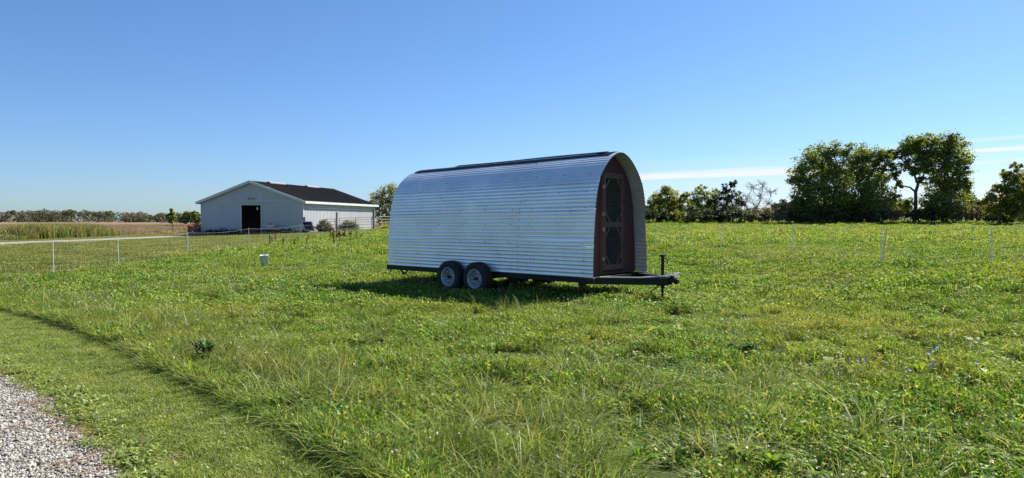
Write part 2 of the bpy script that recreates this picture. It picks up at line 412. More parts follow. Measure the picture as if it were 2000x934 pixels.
# ------------------------------------------------------------------ grass: clump meshes + instancing
def blades(n, rad, h0, h1, w, lean, seed, flop=0.5, wind=(-0.35, -0.15), tuft=0, up=0.0):
    r = np.random.default_rng(seed)
    if tuft:
        tc_ = r.normal(0, rad*0.5, (tuft, 2)); k = r.integers(0, tuft, n); base = tc_[k]+r.normal(0, rad*0.10, (n, 2))
        outd = base-tc_[k]
    else:
        rr = rad*np.sqrt(r.random(n)); a = r.random(n)*2*math.pi; base = np.stack([rr*np.cos(a), rr*np.sin(a)], 1)
        outd = r.normal(0, 1, (n, 2))*0.05
    h = r.uniform(h0, h1, n)
    ang = r.random(n)*2*math.pi
    ld = np.stack([np.cos(ang), np.sin(ang)], 1)*r.random((n, 1))+np.array(wind)+outd/(rad*0.2+1e-6)*0.4
    ld = ld*lean
    ww = w*r.uniform(0.6, 1.4, n)
    fa = r.random(n)*math.pi; side = np.stack([np.cos(fa), np.sin(fa)], 1)
    V = np.zeros((n, 7, 3)); ts = [0, 0.45, 0.8, 1.0]; ws = [0.8, 1.0, 0.7, 0]
    for i, t in enumerate(ts):
        cxy = base+ld*h[:, None]*(t**1.8)
        cz = h*(t-flop*0.45*t**2*np.linalg.norm(ld, axis=1))
        if i < 3:
            for s_, j in ((-1, 0), (1, 1)):
                V[:, i*2+j, :2] = cxy+side*(s_*ww*ws[i]/2)[:, None]; V[:, i*2+j, 2] = cz-0.01*(i == 0)
        else: V[:, 6, :2] = cxy; V[:, 6, 2] = cz
    F = np.array([[0, 1, 3, 2], [2, 3, 5, 4], [4, 5, 6, 6]])
    o = np.arange(n)[:, None, None]*7
    Fq = (F[None]+o).reshape(-1, 4)
    t = np.repeat(r.random(n), 3)
    return V.reshape(-1, 3), Fq, t
def leaves(n, rad, h0, h1, size, seed, flat=0.5, stem=False):
    """small oval leaves (two folded quads) floating on hidden stalks between h0 and h1"""
    r = np.random.default_rng(seed)
    rr = rad*np.sqrt(r.random(n)); a = r.random(n)*2*math.pi
    c = np.stack([rr*np.cos(a), rr*np.sin(a), r.uniform(h0, h1, n)], 1)
    return quads(c, size*r.uniform(0.6, 1.35, n), r, flat)
def quads(c, size, r, flat=0.5, asp=0.6, normals=None, nb=0.0):
    n = len(c)
    nrm = r.normal(0, 1, (n, 3)); nrm[:, 2] = np.abs(nrm[:, 2])+flat*2
    if normals is not None: nrm = nrm+normals*nb
    nrm /= np.linalg.norm(nrm, axis=1)[:, None]
    t = np.cross(nrm, r.normal(0, 1, (n, 3))); t /= np.linalg.norm(t, axis=1)[:, None]
    b = np.cross(nrm, t); s = size[:, None]
    P = np.stack([c-t*s*0.5, c-t*s*0.05+b*s*asp/2+nrm*s*0.08, c+t*s*0.5-nrm*s*0.08, c-t*s*0.05-b*s*asp/2+nrm*s*0.08], 1)
    F = np.arange(n*4).reshape(n, 4)
    return P.reshape(-1, 3), F, r.random(n)
def join_np(parts):
    V, F, T, o = [], [], [], 0
    for v, f, t in parts:
        V.append(v); F.append(f+o); T.append(t); o += len(v)
    return np.concatenate(V), np.concatenate(F), np.concatenate(T)
def fixtri(name, V, F, T, m):
    """quads with a doubled last vertex become triangles"""
    me = bpy.data.meshes.new(name)
    tri = F[:, 3] == F[:, 2]
    cnt = np.where(tri, 3, 4); idx = F.ravel()[np.stack([np.ones_like(tri)]*3+[~tri], 1).ravel()]
    st = np.concatenate([[0], np.cumsum(cnt)[:-1]])
    me.vertices.add(len(V)); me.vertices.foreach_set('co', V.astype(np.float32).ravel())
    me.loops.add(len(idx)); me.loops.foreach_set('vertex_index', idx.astype(np.int32))
    me.polygons.add(len(F)); me.polygons.foreach_set('loop_start', st.astype(np.int32))
    a = me.attributes.new('tint', 'FLOAT', 'FACE'); a.data.foreach_set('value', T.astype(np.float32))
    me.update(calc_edges=True); me.materials.append(m); return me
def clump_set(name, makers):
    """meshes -> an unlinked collection used only as instance source"""
    c = bpy.data.collections.new(name)
    for i, me in enumerate(makers):
        o = bpy.data.objects.new('%s_source_%02d' % (name, i), me); c.objects.link(o)
    return c
def scatter(name, coll, nvar, P, rot, scl, label, cat, tilt=0.12):
    """one stuff object: points carrying rot / scl / idx, instanced with geometry nodes"""
    n = len(P); me = bpy.data.meshes.new(name)
    me.vertices.add(n); me.vertices.foreach_set('co', P.astype(np.float32).ravel())
    a = me.attributes.new('rot', 'FLOAT_VECTOR', 'POINT')
    rr = np.zeros((n, 3)); rr[:, 2] = rot; rr[:, 0] = RNG.normal(0, tilt, n); rr[:, 1] = RNG.normal(0, tilt, n)
    a.data.foreach_set('vector', rr.astype(np.float32).ravel())
    a = me.attributes.new('scl', 'FLOAT_VECTOR', 'POINT'); a.data.foreach_set('vector', scl.astype(np.float32).ravel())
    a = me.attributes.new('idx', 'INT', 'POINT'); a.data.foreach_set('value', RNG.integers(0, nvar, n).astype(np.int32))
    me.update()
    o = obj(name, me); tag(o, label, cat, kind='stuff')
    ng = bpy.data.node_groups.new('scatter_'+name, 'GeometryNodeTree')
    ng.interface.new_socket('Geometry', in_out='INPUT', socket_type='NodeSocketGeometry')
    ng.interface.new_socket('Geometry', in_out='OUTPUT', socket_type='NodeSocketGeometry')
    gi = ng.nodes.new('NodeGroupInput'); go = ng.nodes.new('NodeGroupOutput')
    ip = ng.nodes.new('GeometryNodeInstanceOnPoints'); ci = ng.nodes.new('GeometryNodeCollectionInfo')
    ci.inputs['Collection'].default_value = coll; ci.inputs['Separate Children'].default_value = True; ci.inputs['Reset Children'].default_value = True
    ip.inputs['Pick Instance'].default_value = True
    def na(nm, t):
        q = ng.nodes.new('GeometryNodeInputNamedAttribute'); q.data_type = t; q.inputs['Name'].default_value = nm; return q.outputs['Attribute']
    ng.links.new(gi.outputs[0], ip.inputs['Points']); ng.links.new(ci.outputs[0], ip.inputs['Instance'])
    ng.links.new(na('idx', 'INT'), ip.inputs['Instance Index'])
    e2r = ng.nodes.new('FunctionNodeEulerToRotation'); ng.links.new(na('rot', 'FLOAT_VECTOR'), e2r.inputs[0]); ng.links.new(e2r.outputs[0], ip.inputs['Rotation'])
    ng.links.new(na('scl', 'FLOAT_VECTOR'), ip.inputs['Scale'])
    ng.links.new(ip.outputs[0], go.inputs[0])
    md = o.modifiers.new('scatter', 'NODES'); md.node_group = ng
    return o
def sample(y0, y1, dens, mx=1.0, k=0.80):
    """uniform points in the wedge the camera can see, plus a margin"""
    wmax = k*y1+2.0; n = int(dens*2*wmax*(y1-y0))
    x = RNG.uniform(-wmax, wmax, n); y = RNG.uniform(y0, y1, n)
    ok = np.abs(x) < k*y+2.0
    return x[ok], y[ok]

GREEN = [(0.0, (0.045, 0.095, 0.014)), (0.35, (0.075, 0.140, 0.018)), (0.7, (0.110, 0.175, 0.026)), (0.9, (0.20, 0.21, 0.07)), (1.0, (0.42, 0.38, 0.20))]
LEAFG = [(0.0, (0.020, 0.065, 0.010)), (0.4, (0.060, 0.145, 0.016)), (0.8, (0.150, 0.240, 0.026)), (1.0, (0.30, 0.34, 0.08))]
M['field_blade'] = leafmat('field_blade', GREEN, 0.44, 0.03, (0.20, 0.20, 0.06), 0.30)
M['field_leaf'] = leafmat('field_leaf', LEAFG, 0.46, 0.035, (0.17, 0.20, 0.035), 0.30)
M['tall_blade'] = leafmat('tall_blade', [(0.0, (0.055, 0.105, 0.018)), (0.5, (0.10, 0.160, 0.026)), (0.85, (0.17, 0.205, 0.055)), (1.0, (0.36, 0.34, 0.18))], 0.40, 0.03, (0.21, 0.205, 0.085), 0.9)
M['mown_blade'] = leafmat('mown_blade', [(0.0, (0.10, 0.16, 0.030)), (0.6, (0.15, 0.215, 0.042)), (1.0, (0.24, 0.24, 0.085))], 0.42, 0.045, (0.19, 0.21, 0.06), 0.9)
M['lawn_far'] = leafmat('lawn_far', [(0.0, (0.085, 0.125, 0.018)), (0.6, (0.125, 0.155, 0.024)), (1.0, (0.20, 0.18, 0.06))], 0.35, 0.05, (0.17, 0.155, 0.055), 0.16)
M['brown_grass'] = leafmat('brown_grass', [(0.0, (0.14, 0.09, 0.06)), (0.6, (0.22, 0.15, 0.11)), (1.0, (0.33, 0.25, 0.19))], 0.3, 0.03, (0.15, 0.14, 0.05), 0.05)
M['reed'] = leafmat('reed', [(0.0, (0.055, 0.10, 0.018)), (0.6, (0.10, 0.14, 0.03)), (0.8, (0.22, 0.16, 0.07)), (1.0, (0.36, 0.27, 0.15))], 0.3, 0.06, (0.16, 0.14, 0.05), 0.25)

fieldA = clump_set('field_near', [fixtri('field_near', *join_np([blades(110, 0.20, 0.06, 0.18, 0.0075, 0.8, s), leaves(150, 0.20, 0.02, 0.12, 0.034, s+50, 0.3)]), None) for s in range(5)])
for o in fieldA.objects:
    me = o.data; me.materials.clear(); me.materials.append(M['field_blade']); me.materials.append(M['field_leaf'])
    # the leaf quads come after the blades
    nb = 110*3; mi = np.zeros(len(me.polygons), np.int32); mi[nb:] = 1; me.polygons.foreach_set('material_index', mi)
x, y = sample(3.0, 13.0, 20)
ok = (x > mownX(y)+0.17+0.12*vnoise(x, y, 3, 4)) & ((vnoise(x, y, 4.5, 33) > 0.24) | (RNG.random(len(x)) < 0.25)); x, y = x[ok], y[ok]
def hscale(x, y, lo=0.45, hi=1.5, s=1.4, seed=2): return (lo+(hi-lo)*np.clip(0.5*vnoise(x, y, s, seed)*1.4+0.5*vnoise(x, y, s*3.1, seed+9)*1.4-0.2, 0, 1))*np.clip(1.15-(y-15)/70, 0.5, 1)
def pack(x, y): return np.stack([x, y, terr(x, y)], 1)
def scl3(x, y, hs, r=0.15):
    a = RNG.uniform(1-r, 1+r, len(x)); return np.stack([a, a, hs*RNG.uniform(0.85, 1.15, len(x))], 1)
scatter('field_grass', fieldA, 5, pack(x, y), RNG.uniform(-0.7, 0.7, len(x)), scl3(x, y, hscale(x, y)), 'green grass and clover of the open field in the foreground', 'grass')
# middle distance
fieldB = clump_set('field_mid', [fixtri('field_mid', *join_np([blades(90, 0.36, 0.06, 0.18, 0.0115, 0.8, s+10), leaves(170, 0.36, 0.03, 0.13, 0.050, s+70, 0.3)]), None) for s in range(4)])
for o in fieldB.objects:
    me = o.data; me.materials.clear(); me.materials.append(M['field_blade']); me.materials.append(M['field_leaf'])
    mi = np.zeros(len(me.polygons), np.int32); mi[270:] = 1; me.polygons.foreach_set('material_index', mi)
FENX = -13.9
def isfield(x, y): return (x > FENX+0.25*np.sin(y)) | (y < 20.0+0.12*(x+14))
x, y = sample(12.6, 30, 8); ok = (x > mownX(y)+0.2) & isfield(x, y); x, y = x[ok], y[ok]
scatter('meadow_grass', fieldB, 4, pack(x, y), RNG.uniform(-0.7, 0.7, len(x)), scl3(x, y, hscale(x, y)), 'green clover meadow around and beyond the trailer', 'grass')
fieldC = clump_set('field_far', [fixtri('field_far', *join_np([blades(230, 1.0, 0.10, 0.24, 0.026, 0.7, s+20), leaves(150, 1.0, 0.06, 0.17, 0.10, s+90)]), None) for s in range(3)])
for o in fieldC.objects:
    me = o.data; me.materials.clear(); me.materials.append(M['field_blade']); me.materials.append(M['field_leaf'])
    mi = np.zeros(len(me.polygons), np.int32); mi[690:] = 1; me.polygons.foreach_set('material_index', mi)
x, y = sample(29.5, 92, 1.6); ok = isfield(x, y) & ((x > -12) | (y < 62)); x, y = x[ok], y[ok]
scatter('far_meadow_grass', fieldC, 3, pack(x, y), RNG.uniform(-0.7, 0.7, len(x)), scl3(x, y, hscale(x, y, 0.6, 1.2, 0.5)), 'far side of the green meadow reaching the hedge', 'grass')
# tall flopping blond grass along the mown edge and in the foreground centre
tallA = clump_set('tall_tuft', [fixtri('tall_tuft', *blades(140, 0.24, 0.12, 0.46, 0.0072, 1.6, s+30, flop=1.0, wind=(0.30, -0.05), tuft=6), M['tall_blade']) for s in range(5)])
x, y = sample(3.0, 19, 13)
d = x-mownX(y)
wt = np.clip(1-d/(2.2+1.6*vnoise(x, y, 0.6, 9)), 0, 1)*1.3+0.30*(vnoise(x, y, 1.0, 5) > 0.62)*np.exp(-np.maximum(d-3, 0)/4)
ok = (d > 0.30) & (RNG.random(len(x)) < wt) & isfield(x, y); x, y = x[ok], y[ok]
tall_d = x-mownX(y)
hs = (0.50+0.55*vnoise(x, y, 1.7, 6))*np.clip(0.65+tall_d*0.4, 0.5, 1.0)
scatter('tall_grass', tallA, 5, pack(x, y), RNG.uniform(-0.6, 0.6, len(x)), scl3(x, y, hs), 'long flopping blond green grass beside the mown lawn strip', 'grass')
# ragged wall of longer grass right on the mowing line
yy = np.concatenate([RNG.uniform(3.0, 20, 950)]); xx = mownX(yy)+0.10+0.10*vnoise(0*yy, yy, 5, 41)+np.abs(RNG.normal(0, 0.14, len(yy))); 
edgeA = clump_set('edge_tuft', [fixtri('edge_tuft', *join_np([blades(90, 0.13, 0.10, 0.26, 0.0070, 0.9, s+230, flop=0.8, wind=(0.2, 0.1)), leaves(30, 0.12, 0.03, 0.14, 0.034, s+240, 0.3)]), M['tall_blade' if s % 2 else 'field_leaf']) for s in range(4)])
scatter('edge_grass', edgeA, 4, pack(xx, yy), RNG.uniform(-0.7, 0.7, len(yy)), scl3(xx, yy, 0.40+0.80*vnoise(xx, yy, 2.5, 21)*RNG.uniform(0.5, 1.3, len(yy))), 'uncut grass standing along the mowing line', 'grass')
# mown strip
mown = clump_set('mown_patch', [fixtri('mown_patch', *join_np([blades(330, 0.17, 0.018, 0.045, 0.0042, 0.9, s+40, wind=(0, 0)), leaves(28, 0.17, 0.008, 0.032, 0.020, s+95, 1.0)]), M['mown_blade']) for s in range(5)])
x, y = sample(3.0, 22, 46, k=0.82); ok = (x < mownX(y)+0.17) & (x > gravX(y)+0.05-0.16*vnoise(x, y, 6, 3)); x, y = x[ok], y[ok]
scatter('mown_grass', mown, 5, pack(x, y), RNG.uniform(0, 6.28, len(x)), scl3(x, y, hscale(x, y, 0.8, 1.3, 2)), 'short mown lawn strip between the gravel and the long grass', 'grass', 0.03)
# ragged weeds creeping on the gravel edge
edge = clump_set('edge_weed', [fixtri('edge_weed', *join_np([leaves(60, 0.10, 0.01, 0.06, 0.030, s+120, 0.8), blades(40, 0.10, 0.03, 0.09, 0.004, 1.1, s+130)]), M['mown_blade']) for s in range(4)])
yy = RNG.uniform(3, 13, 420); xx = gravX(yy)+RNG.normal(0.12, 0.10, 420)
scatter('edge_weeds', edge, 4, pack(xx, yy), RNG.uniform(0, 6.28, 420), scl3(xx, yy, RNG.uniform(0.5, 1.3, 420), 0.4), 'low ragged weeds creeping over the gravel edge', 'weeds')
# dry litter on the gravel edge
lit = clump_set('litter', [fixtri('litter', *join_np([blades(30, 0.09, 0.01, 0.03, 0.004, 2.5, s+140, flop=1.3, wind=(0, 0)), leaves(14, 0.09, 0.003, 0.015, 0.03, s+150, 2.0)]), M['brown_grass']) for s in range(3)])
yy = RNG.uniform(3.5, 11, 170); xx = gravX(yy)+RNG.normal(-0.12, 0.22, 170)
scatter('dry_litter', lit, 3, pack(xx, yy)+np.array([0, 0, 0.02]), RNG.uniform(0, 6.28, 170), scl3(xx, yy, RNG.uniform(0.5, 1.1, 170), 0.4), 'dry brown grass litter along the gravel edge', 'litter')
# far lawn left of the netting fence
lawn = clump_set('lawn_patch', [fixtri('lawn_patch', *blades(300, 0.62, 0.03, 0.085, 0.016, 0.8, s+60), M['lawn_far']) for s in range(3)])
x, y = sample(17, 86, 2.6, k=0.86)
ok = ~isfield(x, y) | ((x < -12) & (y > 60)); ok &= (x > mownX(y)) | (y > 23); ok &= (track_dist(x, y) > 2.5) & ~((x < -42) & (y > 58)); x, y = x[ok], y[ok]
scatter('far_lawn', lawn, 3, pack(x, y), RNG.uniform(0, 6.28, len(x)), scl3(x, y, hscale(x, y, 0.6, 1.6, 0.4)), 'short yellow green lawn between the netting fence and the barn', 'grass', 0.02)
# brown meadow and reed bed
brn = clump_set('brown_patch', [fixtri('brown_patch', *blades(200, 1.6, 0.30, 0.75, 0.05, 0.5, s+80), M['brown_grass']) for s in range(3)])
x = RNG.uniform(-210, -30, 16000); y = RNG.uniform(62, 230, 16000)
ok = ((y > 86+3*np.sin(x*0.3)) | (x < -46-2*np.sin(y))) & (np.abs(x) < 0.9*y+5) & (track_dist(x, y) > 5) & (RNG.random(16000) < np.clip(1.4-(y-62)/170, 0.2, 1)); x, y = x[ok], y[ok]
scatter('brown_meadow', brn, 3, pack(x, y), RNG.uniform(0, 6.28, len(x)), scl3(x, y, hscale(x, y, 0.7, 1.3, 0.1)), 'dry pinkish brown meadow beyond the farm track', 'dry grass', 0.03)
rd = clump_set('reed_clump', [fixtri('reed_clump', *blades(120, 0.8, 0.6, 1.45, 0.040, 0.28, s+85, flop=0.3, wind=(0.2, 0)), M['reed']) for s in range(4)])
nr = 2600; t = RNG.random(nr); a0 = GX(8, 58.5); a1 = GX(206, 74)
x = a0.x+(a1.x-a0.x)*t+RNG.uniform(-1, 1, nr); y = a0.y+(a1.y-a0.y)*t+RNG.uniform(0, 9, nr)
x = x-(y-a0.y-(a1.y-a0.y)*t)*0.72
env = np.clip(np.minimum(t*9, (1-t)*7), 0.45, 1)
scatter('reed_bed', rd, 4, pack(x, y), RNG.uniform(-0.5, 0.5, nr), scl3(x, y, env*(0.60+0.42*vnoise(x, y, 0.8, 8)))*np.array([1, 1, 1]), 'band of tall green and straw coloured reeds left of the farm track', 'reeds', 0.04)
# gravel stones
def stone(seed):
    import bmesh
    bm = bmesh.new(); bmesh.ops.create_icosphere(bm, subdivisions=1, radius=0.5)
    r = random.Random(seed)
    for v in bm.verts: v.co *= r.uniform(0.7, 1.15)
    for v in bm.verts: v.co.z *= 0.62
    me = bpy.data.meshes.new('stone'); bm.to_mesh(me); bm.free()
    return me
def stone_mat():
    m, nt = mat('limestone_chips')
    oi = N(nt, 'ShaderNodeObjectInfo')
    c = ramp(nt, oi.outputs['Random'], [(0.0, (0.17, 0.145, 0.115)), (0.3, (0.28, 0.26, 0.225)), (0.7, (0.37, 0.35, 0.31)), (1.0, (0.49, 0.465, 0.42))])
    p = N(nt, 'ShaderNodeBsdfPrincipled', ins={'Roughness': 0.85}); L(nt, c, p.inputs['Base Color']); out(nt, p.outputs[0]); return m
M['stone'] = stone_mat(); sm = []
for s in range(6):
    me = stone(s); me.materials.append(M['stone']); sm.append(me)
stones = clump_set('stone_chip', sm)
n_ = 110000; y = RNG.uniform(3.2, 9.5, n_); x = gravX(y)-RNG.random(n_)**1.0*(3.4+0.25*y)+0.12*np.sin(y*9)
ok = (np.abs(x) < 0.80*y+0.7) & (RNG.random(n_) < np.clip((gravX(y)+0.16-x)*4, 0, 1)); x, y = x[ok], y[ok]
sz = RNG.uniform(0.011, 0.027, len(x))*np.where(RNG.random(len(x)) < 0.06, 1.6, 1.0); P = pack(x, y); P[:, 2] += 0.006+sz*0.15+RNG.uniform(0, 0.006, len(x))
scatter('gravel_stones', stones, 6, P, RNG.uniform(0, 6.28, len(x)), np.stack([sz, sz*RNG.uniform(0.7, 1.2, len(x)), sz], 1), 'pale grey limestone chips of the driveway', 'gravel', 0.4)
# broad-leaved weeds strewn through the field, foreground
bw = clump_set('broad_weed', [])
def rosette(n, L0, wd, seed, rise=0.5):
    r = np.random.default_rng(seed); V, F, T = [], [], []
    for i in range(n):
        a = r.random()*6.28; ln = L0*r.uniform(0.6, 1.1); e = r.uniform(0.25, 1.0)*rise; o = len(V)
        d = np.array([math.cos(a), math.sin(a)]); sd = np.array([-d[1], d[0]])
        wv = [0.15, 0.8, 1.0, 0.7, 0.0]; 
        for j, q in enumerate((0, 0.3, 0.55, 0.8, 1.0)):
            c = d*ln*q; z = ln*(e*1.6*q-e*1.1*q*q); wob = 1+0.25*r.normal()
            for s_ in (-1, 1):
                p = c+sd*s_*wd*wv[j]*wob/2; V.append((p[0], p[1], z+0.12*wd*wv[j]+0.01))
        for j in range(4): F.append((o+j*2, o+j*2+1, o+j*2+3, o+j*2+2)); T.append(r.random())
    return np.array(V), np.array(F), np.array(T)
for s in range(5):
    v, f, t = rosette(9, 0.15, 0.042, s, 0.9); o = bpy.data.objects.new('broad_source_%d' % s, npmesh('broad_weed', v, f, t, M['field_leaf'])); bw.objects.link(o)
x, y = sample(3.2, 14, 4.0); d = x-mownX(y)
ok = (d > 0.3) & (RNG.random(len(x)) < np.clip(0.12+0.10*(x+1)*(vnoise(x, y, 1.1, 12) > 0.42), 0.05, 0.9)*np.clip(1.5-(y-4)/9, 0.15, 1)); x, y = x[ok], y[ok]
scatter('broadleaf_weeds', bw, 5, pack(x, y)+np.array([0, 0, 0.05]), RNG.uniform(0, 6.28, len(x)), scl3(x, y, RNG.uniform(0.7, 1.3, len(x)), 0.4), 'bright broad leaved weeds mixed through the foreground field', 'weeds')
# dry seed stalks and clover heads
M['seedhead'] = leafmat('seedhead', [(0.0, (0.09, 0.06, 0.045)), (0.4, (0.20, 0.15, 0.10)), (0.75, (0.40, 0.35, 0.28)), (1.0, (0.62, 0.55, 0.60))], 0.2, 0.05)
def stalks(n, rad, seed):
    r = np.random.default_rng(seed)
    b = blades(n, rad, 0.18, 0.36, 0.0042, 0.35, seed, 0.2, (0.1, 0))
    tips = b[0].reshape(n, 7, 3)[:, 6]
    c = np.repeat(tips, 7, 0)+r.normal(0, 0.006, (n*7, 3))
    q = quads(c, np.full(n*7, 0.014), r, 0.0, 0.8)
    return join_np([b, (q[0], q[1], np.repeat(r.random(n), 7))])
sk = clump_set('seed_stalk', [fixtri('seed_stalk', *stalks(5, 0.16, s+200), M['seedhead']) for s in range(5)])
x, y = sample(3.2, 24, 2.6); d = x-mownX(y); ok = (d > 0.5) & isfield(x, y) & (vnoise(x, y, 0.8, 14) > 0.40); x, y = x[ok], y[ok]
scatter('seed_stalks', sk, 5, pack(x, y), RNG.uniform(0, 6.28, len(x)), scl3(x, y, RNG.uniform(0.6, 1.05, len(x))), 'thin dark seed stalks and faded clover heads in the field', 'weeds')

# ------------------------------------------------------------------ trailer
ang = math.atan2(-0.645, 0.764)
tb = Vector((2.345, 14.70, 0.0))
T = empty('covered_trailer', tb, ang, 'arched hut trailer clad in silvery corrugated metal with red end door and black chassis', 'trailer')
ZB = 0.53; LEN = 6.40
ctrl = [(1.09, 0.53), (1.082, 0.9), (1.063, 1.25), (1.035, 1.6), (0.985, 2.0), (0.90, 2.35), (0.76, 2.63), (0.52, 2.88), (0.27, 3.045), (0.0, 3.115)]
def smooth_profile():
    P = [Vector((a, b, 0)) for a, b in ctrl]; P = P+[Vector((-a, b, 0)) for a, b in ctrl[::-1][1:]]
    out_ = []
    for i in range(len(P)-1):
        p0 = P[max(i-1, 0)]; p1 = P[i]; p2 = P[i+1]; p3 = P[min(i+2, len(P)-1)]
        for k in range(12):
            t = k/12; out_.append(0.5*((2*p1)+(-p0+p2)*t+(2*p0-5*p1+4*p2-p3)*t*t+(-p0+3*p1-3*p2+p3)*t**3))
    out_.append(P[-1]); A = np.array([[p.x, p.y] for p in out_]); s = np.concatenate([[0], np.cumsum(np.hypot(*np.diff(A, axis=0).T))])
    return A, s
PA, PS = smooth_profile(); STOT = PS[-1]
# s=0 is the FAR side bottom (+y); s=STOT the near side bottom (-y)
def prof(s):
    s = np.asarray(s, float)
    y = np.interp(s, PS, PA[:, 0]); z = np.interp(s, PS, PA[:, 1]); e = 0.02
    ty = np.interp(s+e, PS, PA[:, 0])-np.interp(s-e, PS, PA[:, 0]); tz_ = np.interp(s+e, PS, PA[:, 1])-np.interp(s-e, PS, PA[:, 1])
    l = np.hypot(ty, tz_); ny, nz = -tz_/l, ty/l
    return y, z, -ny, -nz
def s_at(z, side):      # arc position of height z; side -1 near
    h = len(PA)//2
    if side > 0: return float(np.interp(z, PA[:h+1, 1], PS[:h+1]))
    return float(STOT-np.interp(z, PA[:h+1, 1], PS[:h+1]))
def zscale(x): return 1-0.045*np.clip(-x/LEN, 0, 1)
PITCHC = 0.083
def sheet(name, s0, s1, x0, x1, off, m, amp=0.0062, nx=10, wav=0.0, seed=0, hook=0.0):
    ns = max(4, int(abs(s1-s0)/PITCHC*8)); s = np.linspace(s0, s1, ns+1)
    y, z, ny, nz = prof(s); r = np.random.RandomState(seed)
    V = []; ph = r.uniform(0, 6.28)
    xs = np.linspace(x0, x1, nx+1)
    for x in xs:
        c = amp*(2*np.abs(np.cos(math.pi*s/PITCHC))**0.7-1)
        o_ = off+c+wav*np.sin(x*2.1+ph)*np.sin((s-s0)/(s1-s0)*math.pi)
        o_ = o_+hook*np.maximum(0, np.sin(x*1.3+ph))*np.clip(((s-s0)/(s1-s0)-0.85)/0.15, 0, 1)
        yy = y+ny*o_; zz = (z+nz*o_-ZB)*zscale(x)+ZB
        V.append(np.stack([np.full_like(yy, x), yy, zz], 1))
    V = np.concatenate(V); k = ns+1
    ii = np.arange(nx*ns); a = (ii//ns)*k+ii % ns
    F = np.stack([a, a+1, a+k+1, a+k], 1)
    me = npmesh(name, V, F, None, m, True); o = obj(name, me, T)
    so_ = o.modifiers.new('thickness', 'SOLIDIFY'); so_.thickness = 0.002; so_.offset = 0; so_.use_rim = False
    return o
zrows = [0.515, 1.215, 1.93, 2.52]
XS = -2.0
screw_mb = MB(); screw_mb.lathe([(0.0, 0.008), (0.009, 0.007), (0.011, 0.0)], 6, 'y'); screw_me = screw_mb.mesh('screw'); screw_me.materials.append(M['hub_dark'])
rs = random.Random(3)
for side in (-1, 1):
    for r_i in range(4):
        za = zrows[r_i]; sa = s_at(za, side)
        sb = s_at(zrows[r_i+1], side) if r_i < 3 else (STOT/2+(0.03 if side < 0 else -0.03))
        for ci, (xa, xb) in enumerate(((-LEN, XS+0.008), (XS-0.008, 0.0))):
            ov = PITCHC*0.5
            lo = sa+(ov if side < 0 else -ov)*(0 if r_i == 0 else 1)      # upper sheet laps over the lower one
            off = (0, 0.010, 0.020, 0.024)[r_i]+(0.006 if ci == 1 else 0)
            dx = rs.uniform(-0.012, 0.012)
            o = sheet('corrugated_sheet', sb, lo, xa+(dx if ci == 0 else 0), xb+(0 if ci == 0 else dx), off, (M['galv'] if (r_i+ci) % 2 else M['galv_b']) if side < 0 else M['galv_shaded'], wav=0.003, seed=3+side, hook=(0, 0.020, 0.024, 0.014)[r_i])
            # screws along the lap
            if side < 0:
                for rr_ in ((0.10, 0.55) if r_i < 3 else (0.2,)):
                    n_s = 6 if ci == 0 else 3
                    for q in range(n_s):
                        if rs.random() < 0.15: continue
                        x_ = xa+0.35+(xb-xa-0.6)*q/(n_s-1 if n_s > 1 else 1)+rs.uniform(-.05, .05)
                        s_ = lo+(sb-lo)*rr_; s_ = round(s_/PITCHC)*PITCHC
                        y_, z_, ny_, nz_ = [float(v) for v in prof(s_)]
                        zz = (z_-ZB)*float(zscale(x_))+ZB
                        e = share('screw', screw_me, o, (x_, y_+ny_*(off+0.013), zz+nz_*(off+0.013)), (math.atan2(nz_, ny_), 0, 0))
                        sc_ = 1.0
                if ci == 1:        # a row of screws down the joint of the two sheet lengths
                    s_ = math.ceil(min(lo, sb)/PITCHC+0.5)*PITCHC
                    while s_ < max(lo, sb)-0.03:
                        y_, z_, ny_, nz_ = [float(v) for v in prof(s_)]; x_ = XS+0.02
                        zz = (z_-ZB)*float(zscale(x_))+ZB
                        share('screw', screw_me, o, (x_, y_+ny_*(off+0.008), zz+nz_*(off+0.008)), (math.atan2(nz_, ny_), 0, 0))
                        s_ += PITCHC*2
# ridge sheets: darker sheets lying over the crown, on the near side of the ridge
sheet('ridge_sheet', STOT/2-0.06, STOT/2+0.30, -LEN+0.15, -0.12, 0.046, M['dark_sheet'], amp=0.011, wav=0.004, seed=5)
sheet('ridge_sheet', STOT/2-0.02, STOT/2+0.22, -LEN+1.45, -0.5, 0.061, M['galv'], amp=0.011, wav=0.006, seed=6)
sheet('ridge_sheet', STOT/2-0.06, STOT/2+0.17, -LEN+1.6, -0.35, 0.076, M['dark_sheet'], amp=0.010, wav=0.005, seed=8)

